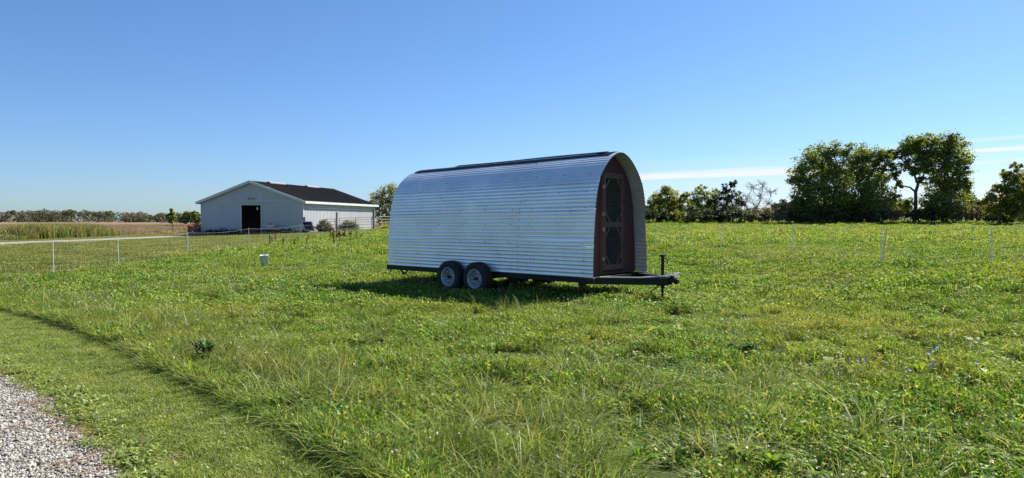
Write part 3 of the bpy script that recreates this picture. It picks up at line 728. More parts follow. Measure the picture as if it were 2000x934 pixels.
def yhalf(z, x):
    h = len(PA)//2; zz = (z-ZB)/zscale(x)+ZB
    return float(np.interp(zz, PA[:h+1, 1], PA[:h+1, 0]))-0.022
def end_wall(x, fwd, y0, y1, zt, name='end_wall'):
    """wall with a door hole y0..y1 up to zt; three boards"""
    w_ = obj(name, MB().box(-0.02, 0.02, -1.06, 1.06, -0.05, 0.0).mesh(name), T); w_.data.materials.append(M['red_wood']); w_.location = (x, 0, ZB+0.05)
    zs = np.linspace(ZB+0.05, (3.115-ZB)*float(zscale(x))+ZB-0.03, 60)
    def piece(poly):
        MB().prism([(p[0], p[1]-ZB-0.05) for p in poly], -0.012, 0.012).build('wall_board', M['red_wood'], w_)
    for sd, yd in ((-1, y0), (1, y1)):
        pts = [(sd*yhalf(z, x), z) for z in zs if z < zt and sd*(sd*yhalf(z, x)-yd) > 0]
        pts = [p for p in pts if sd*(p[0]-yd) > 0.0]
        ztop = pts[-1][1]
        poly = [(yd, pts[0][1])]+pts+[(yd, ztop)]
        piece(poly)
    top = [(-yhalf(z, x), z) for z in zs if z >= zt]; tr2 = [(-p[0], p[1]) for p in top[::-1]]
    piece([(-yhalf(zt, x), zt)]+top+tr2+[(yhalf(zt, x), zt)])
    # jambs and head
    for yj in (y0-0.03, y1+0.03):
        MB().box(0.013, 0.05, yj-0.035, yj+0.035, 0.0, min(zt, 2.72)-ZB-0.05).build('door_jamb', M['red_wood'], w_)
    return w_
DY0, DY1, DZ0, DZ1 = -0.33, 0.50, 0.62, 2.72
wf = end_wall(-0.30, 1, DY0, DY1, DZ1)
wr = end_wall(-LEN+0.30, -1, -0.80, 0.80, 2.45)
def door(x, y0, y1, z0, z1, sgn):
    d = MB().box(-0.018, 0.018, y0, y0+0.085, z0, z1).build('door', M['red_trim'], T); d.location = (x, 0, 0)
    def p(nm, a, b, w_, m='red_trim', t=0.034):
        MB().bar(a, b, w_, t, up=(1, 0, 0)).build(nm, M[m], d)
    p('stile', (0, y1-0.045, z0), (0, y1-0.045, z1), 0.085)
    zm = z0+(z1-z0)*0.47
    for z in (z0+0.06, zm, z1-0.05): p('rail', (0.001, y0+0.085, z), (0.001, y1-0.087, z), 0.12 if z != zm else 0.105)
    for (za, zb) in ((z0+0.12, zm-0.053), (zm+0.053, z1-0.10)):
        c = 0.20
        for (ya, sy) in ((y0+0.07, 1), (y1-0.07, -1)):
            p('corner_brace', (0.003, ya, zb-c*1.15), (0.003, ya+sy*c, zb+0.0), 0.05, t=0.03)
            p('corner_brace', (0.003, ya, za+c*1.15), (0.003, ya+sy*c, za-0.0), 0.05, t=0.03)
    for z in (z0+0.25, zm+0.22, zm-0.10, z1-0.3): MB().box(0.02, 0.03, y0-0.05, y0+0.05, z-0.04, z+0.04).build('hinge', M['grey_wood'], d)
    MB().box(0.02, 0.05, y1+0.0, y1+0.09, zm+0.5, zm+0.53).build('latch', M['black_steel'], d)
    MB().box(0.02, 0.05, y1+0.0, y1+0.08, zm-0.5, zm-0.47).build('latch', M['black_steel'], d)
    return d
door(-0.265, DY0+0.01, DY1-0.01, DZ0, DZ1-0.01, 1)
# interior frame: arched ribs, purlin, deck
for x in np.linspace(-LEN+0.35, -0.42, 7):
    mb = MB(); ps = []
    for s_ in np.linspace(0.0, STOT, 28):
        y_, z_, ny_, nz_ = [float(v) for v in prof(s_)]; o_ = -0.045
        ps.append((x, y_+ny_*o_, (z_+nz_*o_-ZB)*float(zscale(x))+ZB))
    for a, b in zip(ps[:-1], ps[1:]): mb.bar(a, b, 0.04, 0.06, up=(1, 0, 0))
    mb.build('rib', M['bare_wood'], T)
for k in range(15):
    y_ = -1.0+k*0.142; MB().box(-LEN+0.02, -0.30, y_-0.068, y_+0.068, ZB-0.005, ZB+0.03).build('deck_board', M['deck_wood'], T)
# chassis
for sd in (-1, 1):
    MB().box(-LEN-0.11, -0.02, sd*1.02-0.035, sd*1.02+0.035, 0.405, 0.522).build('side_rail', M['black_steel'], T, bevel=0.004)
    a = (-0.35, sd*1.0, 0.45); b = (1.14, sd*0.06, 0.45)
    MB().bar(a, b, 0.06, 0.145).build('tongue_beam', M['black_steel'], T, bevel=0.004)
for x in list(np.linspace(-LEN-0.07, -0.10, 9)):
    MB().box(x-0.035, x+0.035, -0.98, 0.98, 0.412, 0.515).build('cross_member', M['black_steel'], T)
cp = MB(); cp.box(1.06, 1.27, -0.06, 0.06, 0.43, 0.535); cp.tube([(1.25, 0, 0.455), (1.34, 0, 0.465)], [0.065, 0.045], 10)
cp.box(1.14, 1.24, -0.02, 0.02, 0.535, 0.575); cp.build('coupler', M['black_steel'], T, bevel=0.008)
# jack
j = MB(); j.tube([(0.98, 0, 0.30), (0.98, 0, 0.955)], 0.034, 12); j.box(0.935, 1.025, -0.045, 0.045, 0.945, 0.99)
jk = j.build('jack', M['black_steel'], T)
MB().tube([(0.98, 0, 0.02), (0.98, 0, 0.32)], 0.026, 10).build('jack_leg', M['black_steel'], jk)
MB().box(0.90, 1.06, -0.08, 0.08, 0.0, 0.03).build('jack_foot', M['black_steel'], jk)
MB().tube([(1.02, 0, 0.92), (1.075, 0, 0.92), (1.085, 0, 0.90), (1.085, 0, 0.80), (1.10, 0, 0.785), (1.19, 0, 0.785)], 0.009, 6).build('crank', M['black_steel'], jk)
MB().box(0.90, 1.06, -0.1, 0.1, 0.36, 0.40).build('jack_bracket', M['black_steel'], jk)
# front hanger, safety chain, rear stabiliser bracket
MB().box(-0.42, -0.30, -1.0, -0.90, 0.33, 0.405).build('hanger', M['black_steel'], T)
MB().tube([(1.0, -0.10, 0.40), (0.80, -0.14, 0.24), (0.78, -0.15, 0.08), (0.9, -0.12, 0.05)], 0.014, 5).build('safety_chain', M['black_steel'], T)
mb = MB(); mb.bar((-6.02, -1.0, 0.41), (-5.86, -1.0, 0.31), 0.02, 0.03); mb.bar((-5.86, -1.0, 0.31), (-5.74, -1.0, 0.41), 0.02, 0.03); mb.bar((-5.95, -1.0, 0.32), (-5.8, -1.0, 0.31), 0.02, 0.03)
mb.build('stabiliser_bracket', M['black_steel'], T)
MB().box(-6.45, -6.43, -0.98, -0.96, 0.33, 0.41).build('chain_hook', M['black_steel'], T)
# rear lamps and rear door edge (dark bar seen past the rear sheet edge)
MB().box(-LEN-0.06, -LEN+0.28, -0.98, -0.93, 0.95, 1.75).build('rear_door_leaf', M['red_wood'], T)
# wheels
def wheel(x, sd, shared={}):
    wr_ = 0.375; hw = 0.118
    if 'tyre' not in shared:
        pr = [(0.205, -hw*0.8), (0.23, -hw*0.98), (0.30, -hw*1.08), (0.345, -hw*0.98), (0.365, -hw*0.8), (0.375, -hw*0.5), (0.375, hw*0.5), (0.365, hw*0.8), (0.345, hw*0.98), (0.30, hw*1.08), (0.23, hw*0.98), (0.205, hw*0.8)]
        m_ = MB().lathe(pr, 40, 'y', close=True)
        for k in range(40):                                   # tread blocks
            a = 2*math.pi*(k+0.5)/40
            for yy in (-0.07, 0.0, 0.07):
                c = Vector((0.377*math.cos(a), yy, 0.377*math.sin(a))); m_.bar(c-Vector((0, 0.024, 0)), c+Vector((0, 0.024, 0)), 0.030, 0.010, up=(math.cos(a), 0, math.sin(a)))
        me = m_.mesh('tyre'); me.materials.append(M['rubber']); shared['tyre'] = me
        # rim: barrel + pierced disc (outer face at -y)
        q = MB().lathe([(0.222, -hw*0.92), (0.228, -hw*0.98), (0.214, -hw*1.0), (0.207, -hw*0.9), (0.198, -hw*0.55), (0.190, -hw*0.5), (0.186, -hw*0.1), (0.186, hw*0.7)], 40, 'y')
        def yd(r): return -hw*(0.12+0.42*math.exp(-((r-0.135)/0.035)**2))-(0.02 if r < 0.075 else 0)
        nr_, na_ = 14, 100; rs_ = np.linspace(0.03, 0.190, nr_+1); o_ = len(q.v)
        for k in range(na_):
            for r in rs_: q.v.append((r*math.cos(2*math.pi*k/na_), yd(r), r*math.sin(2*math.pi*k/na_)))
        for k in range(na_):
            for i in range(nr_):
                rm = (rs_[i]+rs_[i+1])/2; am = 2*math.pi*(k+0.5)/na_; hole = False
                for h in range(10):
                    ah = 2*math.pi*h/10
                    if math.hypot(rm*math.cos(am)-0.135*math.cos(ah), rm*math.sin(am)-0.135*math.sin(ah)) < 0.020: hole = True
                if not hole: q.f.append((o_+k*(nr_+1)+i, o_+k*(nr_+1)+i+1, o_+((k+1) % na_)*(nr_+1)+i+1, o_+((k+1) % na_)*(nr_+1)+i))
        me = q.mesh('rim'); me.materials.append(M['rim']); me.shade_smooth(); shared['rim'] = me
        h = MB().lathe([(0.0, -hw*1.05), (0.028, -hw*1.05), (0.038, -hw*0.9), (0.040, -hw*0.2)], 16, 'y')
        for k in range(6):
            a = 2*math.pi*k/6; h.tube([(0.063*math.cos(a), -hw*0.2, 0.063*math.sin(a)), (0.063*math.cos(a), -hw*0.55, 0.063*math.sin(a))], 0.009, 6)
        h.lathe([(0.183, 0.02), (0.0, 0.02)], 24, 'y')
        me = h.mesh('hub'); me.materials.append(M['hub_dark']); shared['hub'] = me
    wd = empty('wheel', (x, sd*1.245, 0.357), 0 if sd < 0 else math.pi); wd.parent = T
    wd.rotation_euler = (0, rs.uniform(0, 6), 0 if sd < 0 else math.pi)
    for nm in ('tyre', 'rim', 'hub'): share(nm, shared[nm], wd)
for sd in (-1, 1):
    for x in (-3.05, -3.91): wheel(x, sd)
for x in (-3.05, -3.91): MB().tube([(x, -1.15, 0.357), (x, 1.15, 0.357)], 0.035, 10).build('axle', M['black_steel'], T)
for sd in (-1, 1):
    for x in (-3.05, -3.91):
        mb = MB(); mb.bar((x-0.33, sd*0.93, 0.40), (x, sd*0.93, 0.31), 0.045, 0.03); mb.bar((x, sd*0.93, 0.31), (x+0.33, sd*0.93, 0.40), 0.045, 0.03)
        mb.build('leaf_spring', M['black_steel'], T)
# rope along the tongue with a frayed end
def tloc(x, y, z):
    c, s_ = math.cos(ang), math.sin(ang); return Vector((tb.x+c*x-s_*y, tb.y+s_*x+c*y, z))
rp = empty('white_rope', tloc(1.2, 0, 0.54), 0, 'frayed white rope laid over the trailer tongue and knotted by the jack', 'rope')
inv = Vector((-rp.location.x, -rp.location.y, -rp.location.z))
def rloc(x, y, z): return tloc(x, y, z)+inv
MB().tube([rloc(*p) for p in ((0.0, -0.83, 0.530), (0.35, -0.62, 0.530), (0.7, -0.40, 0.530), (0.85, -0.25, 0.545), (1.05, -0.12, 0.56), (1.25, 0.05, 0.58))], 0.015, 6).build('rope_line', M['rope'], rp)
MB().tube([rloc(*p) for p in ((-0.1, 0.78, 0.585), (0.35, 0.55, 0.545), (0.75, 0.30, 0.535), (0.98, 0.06, 0.555), (1.25, 0.03, 0.585))], 0.016, 6).build('rope_line', M['rope'], rp)
mb = MB(); rr = random.Random(5)
for k in range(26):
    p0 = rloc(1.22+rr.uniform(-.05, .05), 0.02+rr.uniform(-.04, .04), 0.565)
    p1 = p0+Vector((rr.uniform(-.10, .12), rr.uniform(-.10, .10), rr.uniform(0.0, .09))); p2 = p1+Vector((rr.uniform(-.06, .08), rr.uniform(-.05, .05), rr.uniform(-.06, .02)))
    mb.tube([p0, p1, p2], 0.004, 4)
mb.build('frayed_end', M['rope'], rp)

# ------------------------------------------------------------------ barn
bang = math.atan2(-0.2, 0.98)
bz = 0.36
B = empty('metal_barn', (-27.78, 73.2, bz), bang, 'long grey metal clad barn with dark roof and open doorway', 'barn')
HW, BL, EH, RH = 6.0, 18.9, 3.36, 5.46
def gabz(x): return EH+(RH-EH)*(1-abs(x)/HW)
def ribbed(x0, x1, top, y=0.0, nrib=4, z0=0.0, sign=-1):
    """vertical ribbed panel in the xz plane; rib faces sign*y"""
    mb = MB(); n_ = nrib; w_ = (x1-x0)/n_; pr = []
    for k in range(n_):
        a = x0+k*w_; pr += [(a, 0), (a+w_*0.58, 0), (a+w_*0.68, 0.024), (a+w_*0.90, 0.024)]
    pr.append((x1, 0))
    for (x, d) in pr: mb.v.append((x, y+sign*d, z0)); mb.v.append((x, y+sign*d, top(x)))
    for i in range(len(pr)-1): mb.f.append((2*i, 2*i+2, 2*i+3, 2*i+1) if sign < 0 else (2*i, 2*i+1, 2*i+3, 2*i+2))
    return mb
DX0, DX1, DH = -1.18, 1.115, 2.95
edges = list(np.linspace(-HW, DX0, 6))+list(np.linspace(DX1, HW, 6))
fw = MB().box(-HW+0.05, HW-0.05, 0.06, 0.16, EH-0.15, EH).build('front_wall', M['grey_wood'], B)
for a, b in zip(edges[:-1], edges[1:]):
    if abs(a-DX0) < 1e-6:
        ribbed(a, b, lambda x: gabz(x)-0.02, 0, 8, DH).build('siding_panel', M['barn_siding'], fw)
    else: ribbed(a, b, lambda x: gabz(x)-0.02, 0, 3).build('siding_panel', M['barn_siding'], fw)
bw_ = MB().box(-HW+0.05, HW-0.05, BL-0.16, BL-0.06, EH-0.15, EH).build('rear_wall', M['grey_wood'], B)
for a, b in zip(np.linspace(-HW, HW, 13)[:-1], np.linspace(-HW, HW, 13)[1:]):
    ribbed(a, b, lambda x: gabz(x)-0.02, BL, 3, sign=1).build('siding_panel', M['barn_siding'], bw_)
for sd in (-1, 1):
    sw = MB().box(sd*(HW-0.15)-0.05, sd*(HW-0.15)+0.05, 0.2, BL-0.2, EH-0.15, EH).build('side_wall', M['grey_wood'], B)
    eg = np.linspace(0, BL, 20)
    for a, b in zip(eg[:-1], eg[1:]):
        mb = ribbed(a, b, lambda x: EH, 0, 3); mb.v = [(sd*HW-sd*v[1], v[0], v[2]) for v in mb.v]
        mb.build('siding_panel', M['barn_siding'], sw)
    if sd > 0:
        MB().box(HW+0.027, HW+0.07, 0.9, BL-1.5, EH-0.80, EH-0.68).build('door_rail', M['white_paint'], sw)
    MB().box(sd*HW-0.02 if sd > 0 else -HW-0.05, HW+0.05 if sd > 0 else -HW+0.02, -0.05, 0.10, 0, EH+0.0).build('corner_trim', M['white_paint'], sw)
# roof
OV = 0.35
for sd in (-1, 1):
    rf = MB(); 
    sl_ = math.atan2(RH-EH, HW); y0 = -OV; y1 = BL+OV
    def rz(x): return RH+0.05-(RH-EH)/HW*abs(x)
    rf.add([(0, y0+.02, rz(0)-0.06), (sd*(HW+OV-.02), y0+.02, rz(HW+OV)-0.06), (sd*(HW+OV-.02), y1-.02, rz(HW+OV)-0.06), (0, y1-.02, rz(0)-0.06)], [(0, 1, 2, 3)])
    ro = rf.build('roof_slope', M['barn_dark'], B)
    eg = np.linspace(y0, y1, 22)
    for a, b in zip(eg[:-1], eg[1:]):
        mb = MB(); pr = []
        w_ = (b-a)/3
        for k in range(3):
            q = a+k*w_; pr += [(q, 0), (q+w_*0.7, 0), (q+w_*0.78, 0.035), (q+w_*0.92, 0.035)]
        pr.append((b, 0))
        for (yy, d) in pr:
            mb.v.append((0, yy, rz(0)+d)); mb.v.append((sd*(HW+OV), yy, rz(HW+OV)+d))
        for i in range(len(pr)-1): mb.f.append((2*i, 2*i+1, 2*i+3, 2*i+2))
        mb.build('roof_sheet', M['barn_roof'], ro)
    # gable fascia and eave fascia
    mb = MB(); mb.add([(0, y0-0.03, rz(0)+0.05), (0, y0-0.03, rz(0)-0.24), (sd*(HW+OV), y0-0.03, rz(HW+OV)-0.24), (sd*(HW+OV), y0-0.03, rz(HW+OV)+0.05),
                       (0, y0+0.03, rz(0)+0.05), (0, y0+0.03, rz(0)-0.24), (sd*(HW+OV), y0+0.03, rz(HW+OV)-0.24), (sd*(HW+OV), y0+0.03, rz(HW+OV)+0.05)],
                      [(0,1,2,3),(4,7,6,5),(0,3,7,4),(1,5,6,2),(3,2,6,7)])
    mb.build('gable_fascia', M['white_paint'], ro)
    xa, xb = sorted((sd*(HW+OV+0.003), sd*(HW+OV+0.12)))
    MB().box(xa, xb, y0, y1, rz(HW+OV)-0.21, rz(HW+OV)+0.04).build('gutter', M['white_paint'], ro)
    MB().box(min(sd*(HW+.04), sd*(HW+OV)), max(sd*(HW+.04), sd*(HW+OV)), y0+.04, y1-.04, rz(HW+OV)-0.22, rz(HW+OV)-0.20).build('soffit', M['white_paint'], ro)
for (ya, yb) in ((3.3, 6.6), (11.8, 14.8)):
    MB().prism([(-0.28, RH+0.09), (0, RH+0.19), (0.28, RH+0.09), (0.28, RH-0.03), (-0.28, RH-0.03)], ya, yb, 'y').build('ridge_vent', M['lamp_grey'], B)
# door surround, gable light, horizontal trim, floor
for xx in (DX0-0.06, DX1+0.06): MB().box(xx-0.06, xx+0.06, -0.045, 0.06, 0, DH+0.06).build('door_trim', M['white_paint'], B)
MB().box(DX0, DX1, -0.045, 0.06, DH-0.03, DH+0.06).build('door_trim', M['barn_siding'], B)
MB().box(-HW+2.0, HW-0.02, -0.034, -0.027, EH+0.0, EH+0.06).build('trim_strip', M['white_paint'], B)
gl = MB().box(-0.35, 0.35, -0.12, -0.03, EH+0.20, EH+0.33).build('gable_light', M['lamp_grey'], B)
for xx in (-0.25, 0.25): MB().lathe([(0.0, -0.24), (0.09, -0.24), (0.11, -0.13), (0.0, -0.12)], 10, 'y', (xx, 0, EH+0.26)).build('lamp_head', M['lamp_grey'], gl)
MB().box(-HW+0.1, HW-0.1, 0.1, BL-0.1, -0.3, 0.02).build('floor', M['dirt_floor'], B)
for xx in (0.42, 0.92):     # pale tins on a beam just inside the door
    MB().lathe([(0, 0), (0.11, 0), (0.11, 0.26), (0, 0.26)], 10, 'z', (xx, 0.5, DH-0.50)).build('hanging_lamp', M['white_plastic'], B)
    MB().tube([(xx, 0.5, DH-0.25), (xx, 0.5, DH+0.6)], 0.012, 4).build('lamp_cord', M['black_steel'], B)
for k in range(6):   # roof trusses inside
    yy = 1.5+k*3.2; mb = MB(); mb.bar((-HW+0.1, yy, EH-0.02), (HW-0.1, yy, EH-0.02), 0.1, 0.15); mb.build('truss', M['bare_wood'], B)
def bloc(x, y, z=0):
    c, s_ = math.cos(bang), math.sin(bang); X_ = -27.78+c*x-s_*y; Y_ = 73.2+s_*x+c*y; return Vector((X_, Y_, tz(X_, Y_)+z))

# ------------------------------------------------------------------ tractor at the barn's left corner
p = GX(384.5, 77.0); TR = empty('tractor', (p.x, p.y, p.z), R(-8), 'small orange tractor with roll bar, seen from behind at the left barn corner', 'tractor')
def twheel(x, y, r, wd, m1='rubber'):
    wh = empty('wheel', (x, y, r), 0); wh.parent = TR
    t_ = MB()
    t_.lathe([(r*0.62, -wd/2), (r*0.9, -wd/2), (r*0.97, -wd*0.35), (r*0.97, wd*0.35), (r*0.9, wd/2), (r*0.62, wd/2)], 24, 'y', close=True)
    for k in range(18):
        a = 2*math.pi*k/18; c = Vector((r*0.975*math.cos(a), 0, r*0.975*math.sin(a))); t_.bar(c-Vector((0, wd*0.45, 0)), c+Vector((0, wd*0.45, 0)), 0.05, 0.05, up=(math.cos(a), 0, math.sin(a)))
    t_.v = [(v[1], v[0], v[2]) for v in t_.v]; t_.build('tyre', M['rubber'], wh)
    q = MB().lathe([(0, -0.02), (r*0.3, -0.03), (r*0.5, wd*0.2), (r*0.63, wd*0.3), (r*0.63, -wd*0.3), (r*0.5, -wd*0.2), (r*0.3, -0.03)], 20, 'y'); q.v = [(v[1], v[0], v[2]) for v in q.v]
    q.build('rim', M['white_paint'], wh)
for sx in (-1, 1): twheel(sx*0.62, 0.0, 0.58, 0.34); twheel(sx*0.58, 1.75, 0.32, 0.2)
MB().box(-0.28, 0.28, 0.7, 2.1, 0.55, 1.15).build('hood', M['tractor_orange'], TR, bevel=0.08)
MB().box(-0.30, 0.30, -0.3, 0.8, 0.42, 0.75).build('chassis', M['black_steel'], TR)
for sx in (-1, 1):
    mb = MB(); pts = [(sx*0.62+0.0, 0.66*math.cos(a), 0.58+0.66*math.sin(a)) for a in np.linspace(0.3, 2.7, 9)]
    for a, b in zip(pts[:-1], pts[1:]): mb.bar(a, b, 0.36, 0.02, up=(0, (a[1]+b[1])/2, (a[2]+b[2])/2-0.58))
    mb.build('fender', M['tractor_orange'], TR)
MB().box(-0.24, 0.24, -0.05, 0.38, 0.85, 0.98).build('seat', M['black_steel'], TR, bevel=0.03)
MB().box(-0.24, 0.24, -0.12, 0.0, 0.95, 1.32).build('seat_back', M['black_steel'], TR, bevel=0.03)
MB().tube([(-0.56, -0.3, 0.7), (-0.56, -0.3, 1.5), (-0.60, -0.32, 2.35), (-0.52, -0.33, 2.5), (0.52, -0.33, 2.5), (0.60, -0.32, 2.35), (0.56, -0.3, 1.5), (0.56, -0.3, 0.7)], 0.045, 8).build('roll_bar', M['hub_dark'], TR)
MB().tube([(0, 0.62, 1.1), (0, 0.5, 1.3)], 0.02, 6).build('steering_column', M['black_steel'], TR)
MB().lathe([(0.17, -0.012), (0.19, 0), (0.17, 0.012)], 18, 'z', (0, 0.48, 1.32), close=True).build('steering_wheel', M['black_steel'], TR)
for xx in (-0.72,): MB().box(xx-0.05, xx+0.05, -0.38, -0.30, 1.28, 1.42).build('tail_lamp', M['white_plastic'], TR)
tri = MB().prism([(0.03, 1.02), (0.47, 1.02), (0.5, 1.08), (0.29, 1.45), (0.21, 1.45), (0.0, 1.08)], -0.46, -0.44, 'y').build('slow_vehicle_sign', M['smv_red'], TR)
MB().prism([(0.09, 1.09), (0.41, 1.09), (0.25, 1.37)], -0.475, -0.463, 'y').build('sign_centre', M['smv_orange'], tri)
# faded red box beside the barn corner
p = bloc(-6.3, -0.9); fb = empty('wooden_crate', p, bang, 'faded red open crate on the ground between tractor and barn wall', 'crate')
for k in range(4): MB().box(-0.42, 0.42, -0.30, -0.28, 0.05+0.2*k, 0.22+0.2*k).build('slat', M['faded_red'], fb); 
for k in range(4): MB().box(-0.42, 0.42, 0.28, 0.30, 0.05+0.2*k, 0.22+0.2*k).build('slat', M['faded_red'], fb)
for xx in (-0.43, 0.43): MB().box(xx-0.01, xx+0.01, -0.30, 0.30, 0.05, 0.82).build('end_board', M['faded_red'], fb)
MB().box(-0.42, 0.42, -0.28, 0.28, 0.03, 0.06).build('bottom', M['faded_red'], fb)
# low table left of the doorway
p = bloc(-3.1, -0.9); tb_ = empty('low_table', p, bang, 'low weathered trestle table left of the barn doorway', 'table')
for k in range(3): MB().box(-0.65, 0.65, -0.30+k*0.21, -0.11+k*0.21, 0.62, 0.66).build('board', M['white_paint'] if k == 0 else M['grey_wood'], tb_)
for sx in (-1, 1):
    for sy in (-1, 1): MB().box(sx*0.58-0.04, sx*0.58+0.04, sy*0.24-0.04, sy*0.24+0.04, 0, 0.62).build('leg', M['grey_wood'], tb_)
MB().box(0.05, 0.5, -0.15, 0.15, 0.66, 0.76).build('tray', M['hub_dark'], tb_)
# garden bench-like potting table with red and white tools right of the doorway
p = bloc(2.9, -1.0); wb = empty('wheelbarrow', p, bang+0.3, 'red wheelbarrow with pale tray and black wheel right of the barn doorway', 'wheelbarrow')
tray = MB(); tray.add([(-0.5,-0.28,0.95),(0.45,-0.34,0.95),(0.45,0.34,0.95),(-0.5,0.28,0.95),(-0.28,-0.18,0.66),(0.25,-0.2,0.66),(0.25,0.2,0.66),(-0.28,0.18,0.66)], [(0,1,5,4),(1,2,6,5),(2,3,7,6),(3,0,4,7),(4,5,6,7)])
tray.build('tray', M['white_plastic'], wb)
for sy in (-1, 1):
    MB().tube([(-0.62, sy*0.05, 0.25), (-0.2, sy*0.2, 0.62), (0.9, sy*0.3, 0.85)], 0.022, 6).build('handle', M['red_plastic'], wb)
    MB().tube([(0.2, sy*0.2, 0.66), (0.28, sy*0.22, 0.0)], 0.018, 6).build('leg', M['red_plastic'], wb)
MB().lathe([(0.12, -0.04), (0.22, -0.04), (0.22, 0.04), (0.12, 0.04)], 16, 'y', (-0.62, 0, 0.22), close=True).build('wheel', M['rubber'], wb)
MB().box(-0.25, 0.1, -0.12, 0.12, 0.68, 1.12).build('toolbox', M['red_plastic'], wb, bevel=0.02)

# ------------------------------------------------------------------ solar panel cart
p = GX(601, 69.5); SP = empty('solar_panel', (p.x, p.y, p.z), R(4), 'black solar panel tilted on a small wheeled frame before the barn corner', 'solar panel')
def tilt(pts, th):
    c, s_ = math.cos(th), math.sin(th); return [(x, y*c, z_+y*s_) for x, y, z_ in pts]
mb = MB(); th = R(52)
pan = MB().box(-0.50, 0.50, 0, 1.20, -0.02, 0.02); pan.v = [(x+0.30-y*0.42, y*math.cos(th)-z*math.sin(th)-0.3, 0.22+y*math.sin(th)+z*math.cos(th)) for x, y, z in pan.v]
pn = pan.build('frame', M['alu'], SP)
gls = MB().box(-0.43, 0.43, 0.06, 1.13, 0.021, 0.026); gls.v = [(x+0.30-y*0.42, y*math.cos(th)-z*math.sin(th)-0.3-(0.0), 0.22+y*math.sin(th)+z*math.cos(th)) for x, y, z in gls.v]
gls.build('panel_glass', M['solar_glass'], SP)
for sx in (-0.35, 0.35): MB().tube([(sx, 0.42, 0.0), (sx, 0.40, 1.0)], 0.025, 6).build('leg', M['black_steel'], SP)
MB().box(-0.45, 0.15, -0.2, 0.45, 0.12, 0.38).build('battery_box', M['hub_dark'], SP)
for sy in (-0.25, 0.5): MB().lathe([(0.06, -0.05), (0.17, -0.05), (0.17, 0.05), (0.06, 0.05)], 16, 'y', (-0.35, sy, 0.17), close=True).build('wheel', M['rubber'], SP)

# ------------------------------------------------------------------ wooden posts and tube gates by the barn
def post(px, Y, h, r, label, lean=0.0):
    q = GX(px, Y); mb = MB(); mb.tube([(0, 0, -0.2), (lean*0.5, 0, h*0.5), (lean, 0, h)], [r*1.08, r, r*0.95], 10)
    o = mb.build('fence_post', M['grey_wood']); o.location = q; return tag(o, label, 'post')
post(594.5, 71.0, 1.65, 0.11, 'short stubby grey post against the barn corner')
post(657.5, 73.0, 2.05, 0.095, 'tall weathered wooden post left of the tube gate', 0.03)
post(730.0, 75.0, 2.20, 0.12, 'thick weathered wooden post right of the tube gate', -0.02)
def tube_gate(a, b, h0, h1, label, bars=5, group=None):
    r_ = empty('tube_gate', a, math.atan2(b.y-a.y, b.x-a.x), label, 'gate', group); ln = (Vector((b.x, b.y, 0))-Vector((a.x, a.y, 0))).length
    dz = b.z-a.z
    for k in range(bars):
        z = h0+(h1-h0)*(k/(bars-1))**0.8; MB().tube([(0.05, 0, z), (ln-0.05, 0, z+dz)], 0.024, 6).build('bar', M['gate_steel'], r_)
    for xx in (0.05, ln/2, ln-0.05): MB().tube([(xx, 0.001, h0), (xx, 0.001, h1+dz*xx/ln)], 0.026, 6).build('upright', M['gate_steel'], r_)
    return r_
tube_gate(GX(661.5, 73.2), GX(727.0, 75.0), 0.25, 1.38, 'rusty tube gate hung between two wooden posts right of the barn')
tube_gate(GX(625, 76), GX(655, 74), 0.3, 1.35, 'short tube gate panel behind the round shrub beside the barn', 4)
tube_gate(GX(740, 84), GX(775, 88), 0.3, 1.5, 'tube gate partly hidden behind the trailer rear', 4)
tube_gate(GX(312, 97), GX(378, 94), 0.45, 1.65, 'pale far tube gate across the brown meadow left of the tractor', 4)

# ------------------------------------------------------------------ electric netting fences
def netting(name, pts, h, label, thick=0.011, tops=None, double=()):
    r_ = empty(name, pts[0], 0, label, 'fence')
    o0 = pts[0]; L_ = [p-o0 for p in pts]
    for i, p in enumerate(L_):
        ln = random.uniform(-0.04, 0.04)
        MB().tube([(p.x-ln, p.y, p.z-0.1), (p.x, p.y, p.z+h)], [thick, thick*0.9], 6).build('post', M['post_white'], r_)
        if i in double: MB().tube([(p.x+0.02, p.y, p.z), (p.x+0.14, p.y, p.z+h+0.01)], thick*0.8, 6).build('post', M['post_grey'], r_)
    for i, (a, b) in enumerate(zip(L_[:-1], L_[1:])):
        net = MB()
        def P(t, z): 
            q = a.lerp(b, t); sag = 0.10*4*t*(1-t)*(z/h)**2; return (q.x, q.y, q.z+z-sag)
        for k, z in enumerate((0.12, 0.3, 0.5, 0.75, h-0.02)):
            net.tube([P(t, z) for t in np.linspace(0, 1, 9)], 0.0024 if z > 0.9 else 0.0011, 3, False)
        nn = int((b-a).length/0.33)
        for k in range(1, nn): net.tube([P(k/nn, 0.06), P(k/nn, h-0.03)], 0.0008, 3, False)
        net.build('net', M['rope'], r_)
    return r_
lpts = []
for px, Yv in ((102, 20.9), (229, 24.2), (366, 29.4), (485.5, 36.5), (587, 46.0), (678.5, 59.0)): lpts.append(GX(px, Yv))
lpts.append(GX(733, 74))
netting('netting_fence', lpts, 1.08, 'white electric netting fence running from left foreground past the barn', 0.014)
rpts = [GX(1937, 17.6), GX(1722, 18.3), GX(1547, 22.5), GX(1407, 26.5), GX(1281, 31)]
netting('netting_fence', [GX(2170, 17.2)]+rpts, 1.10, 'white electric netting fence right of the trailer with a doubled post', 0.013, double=(2,))

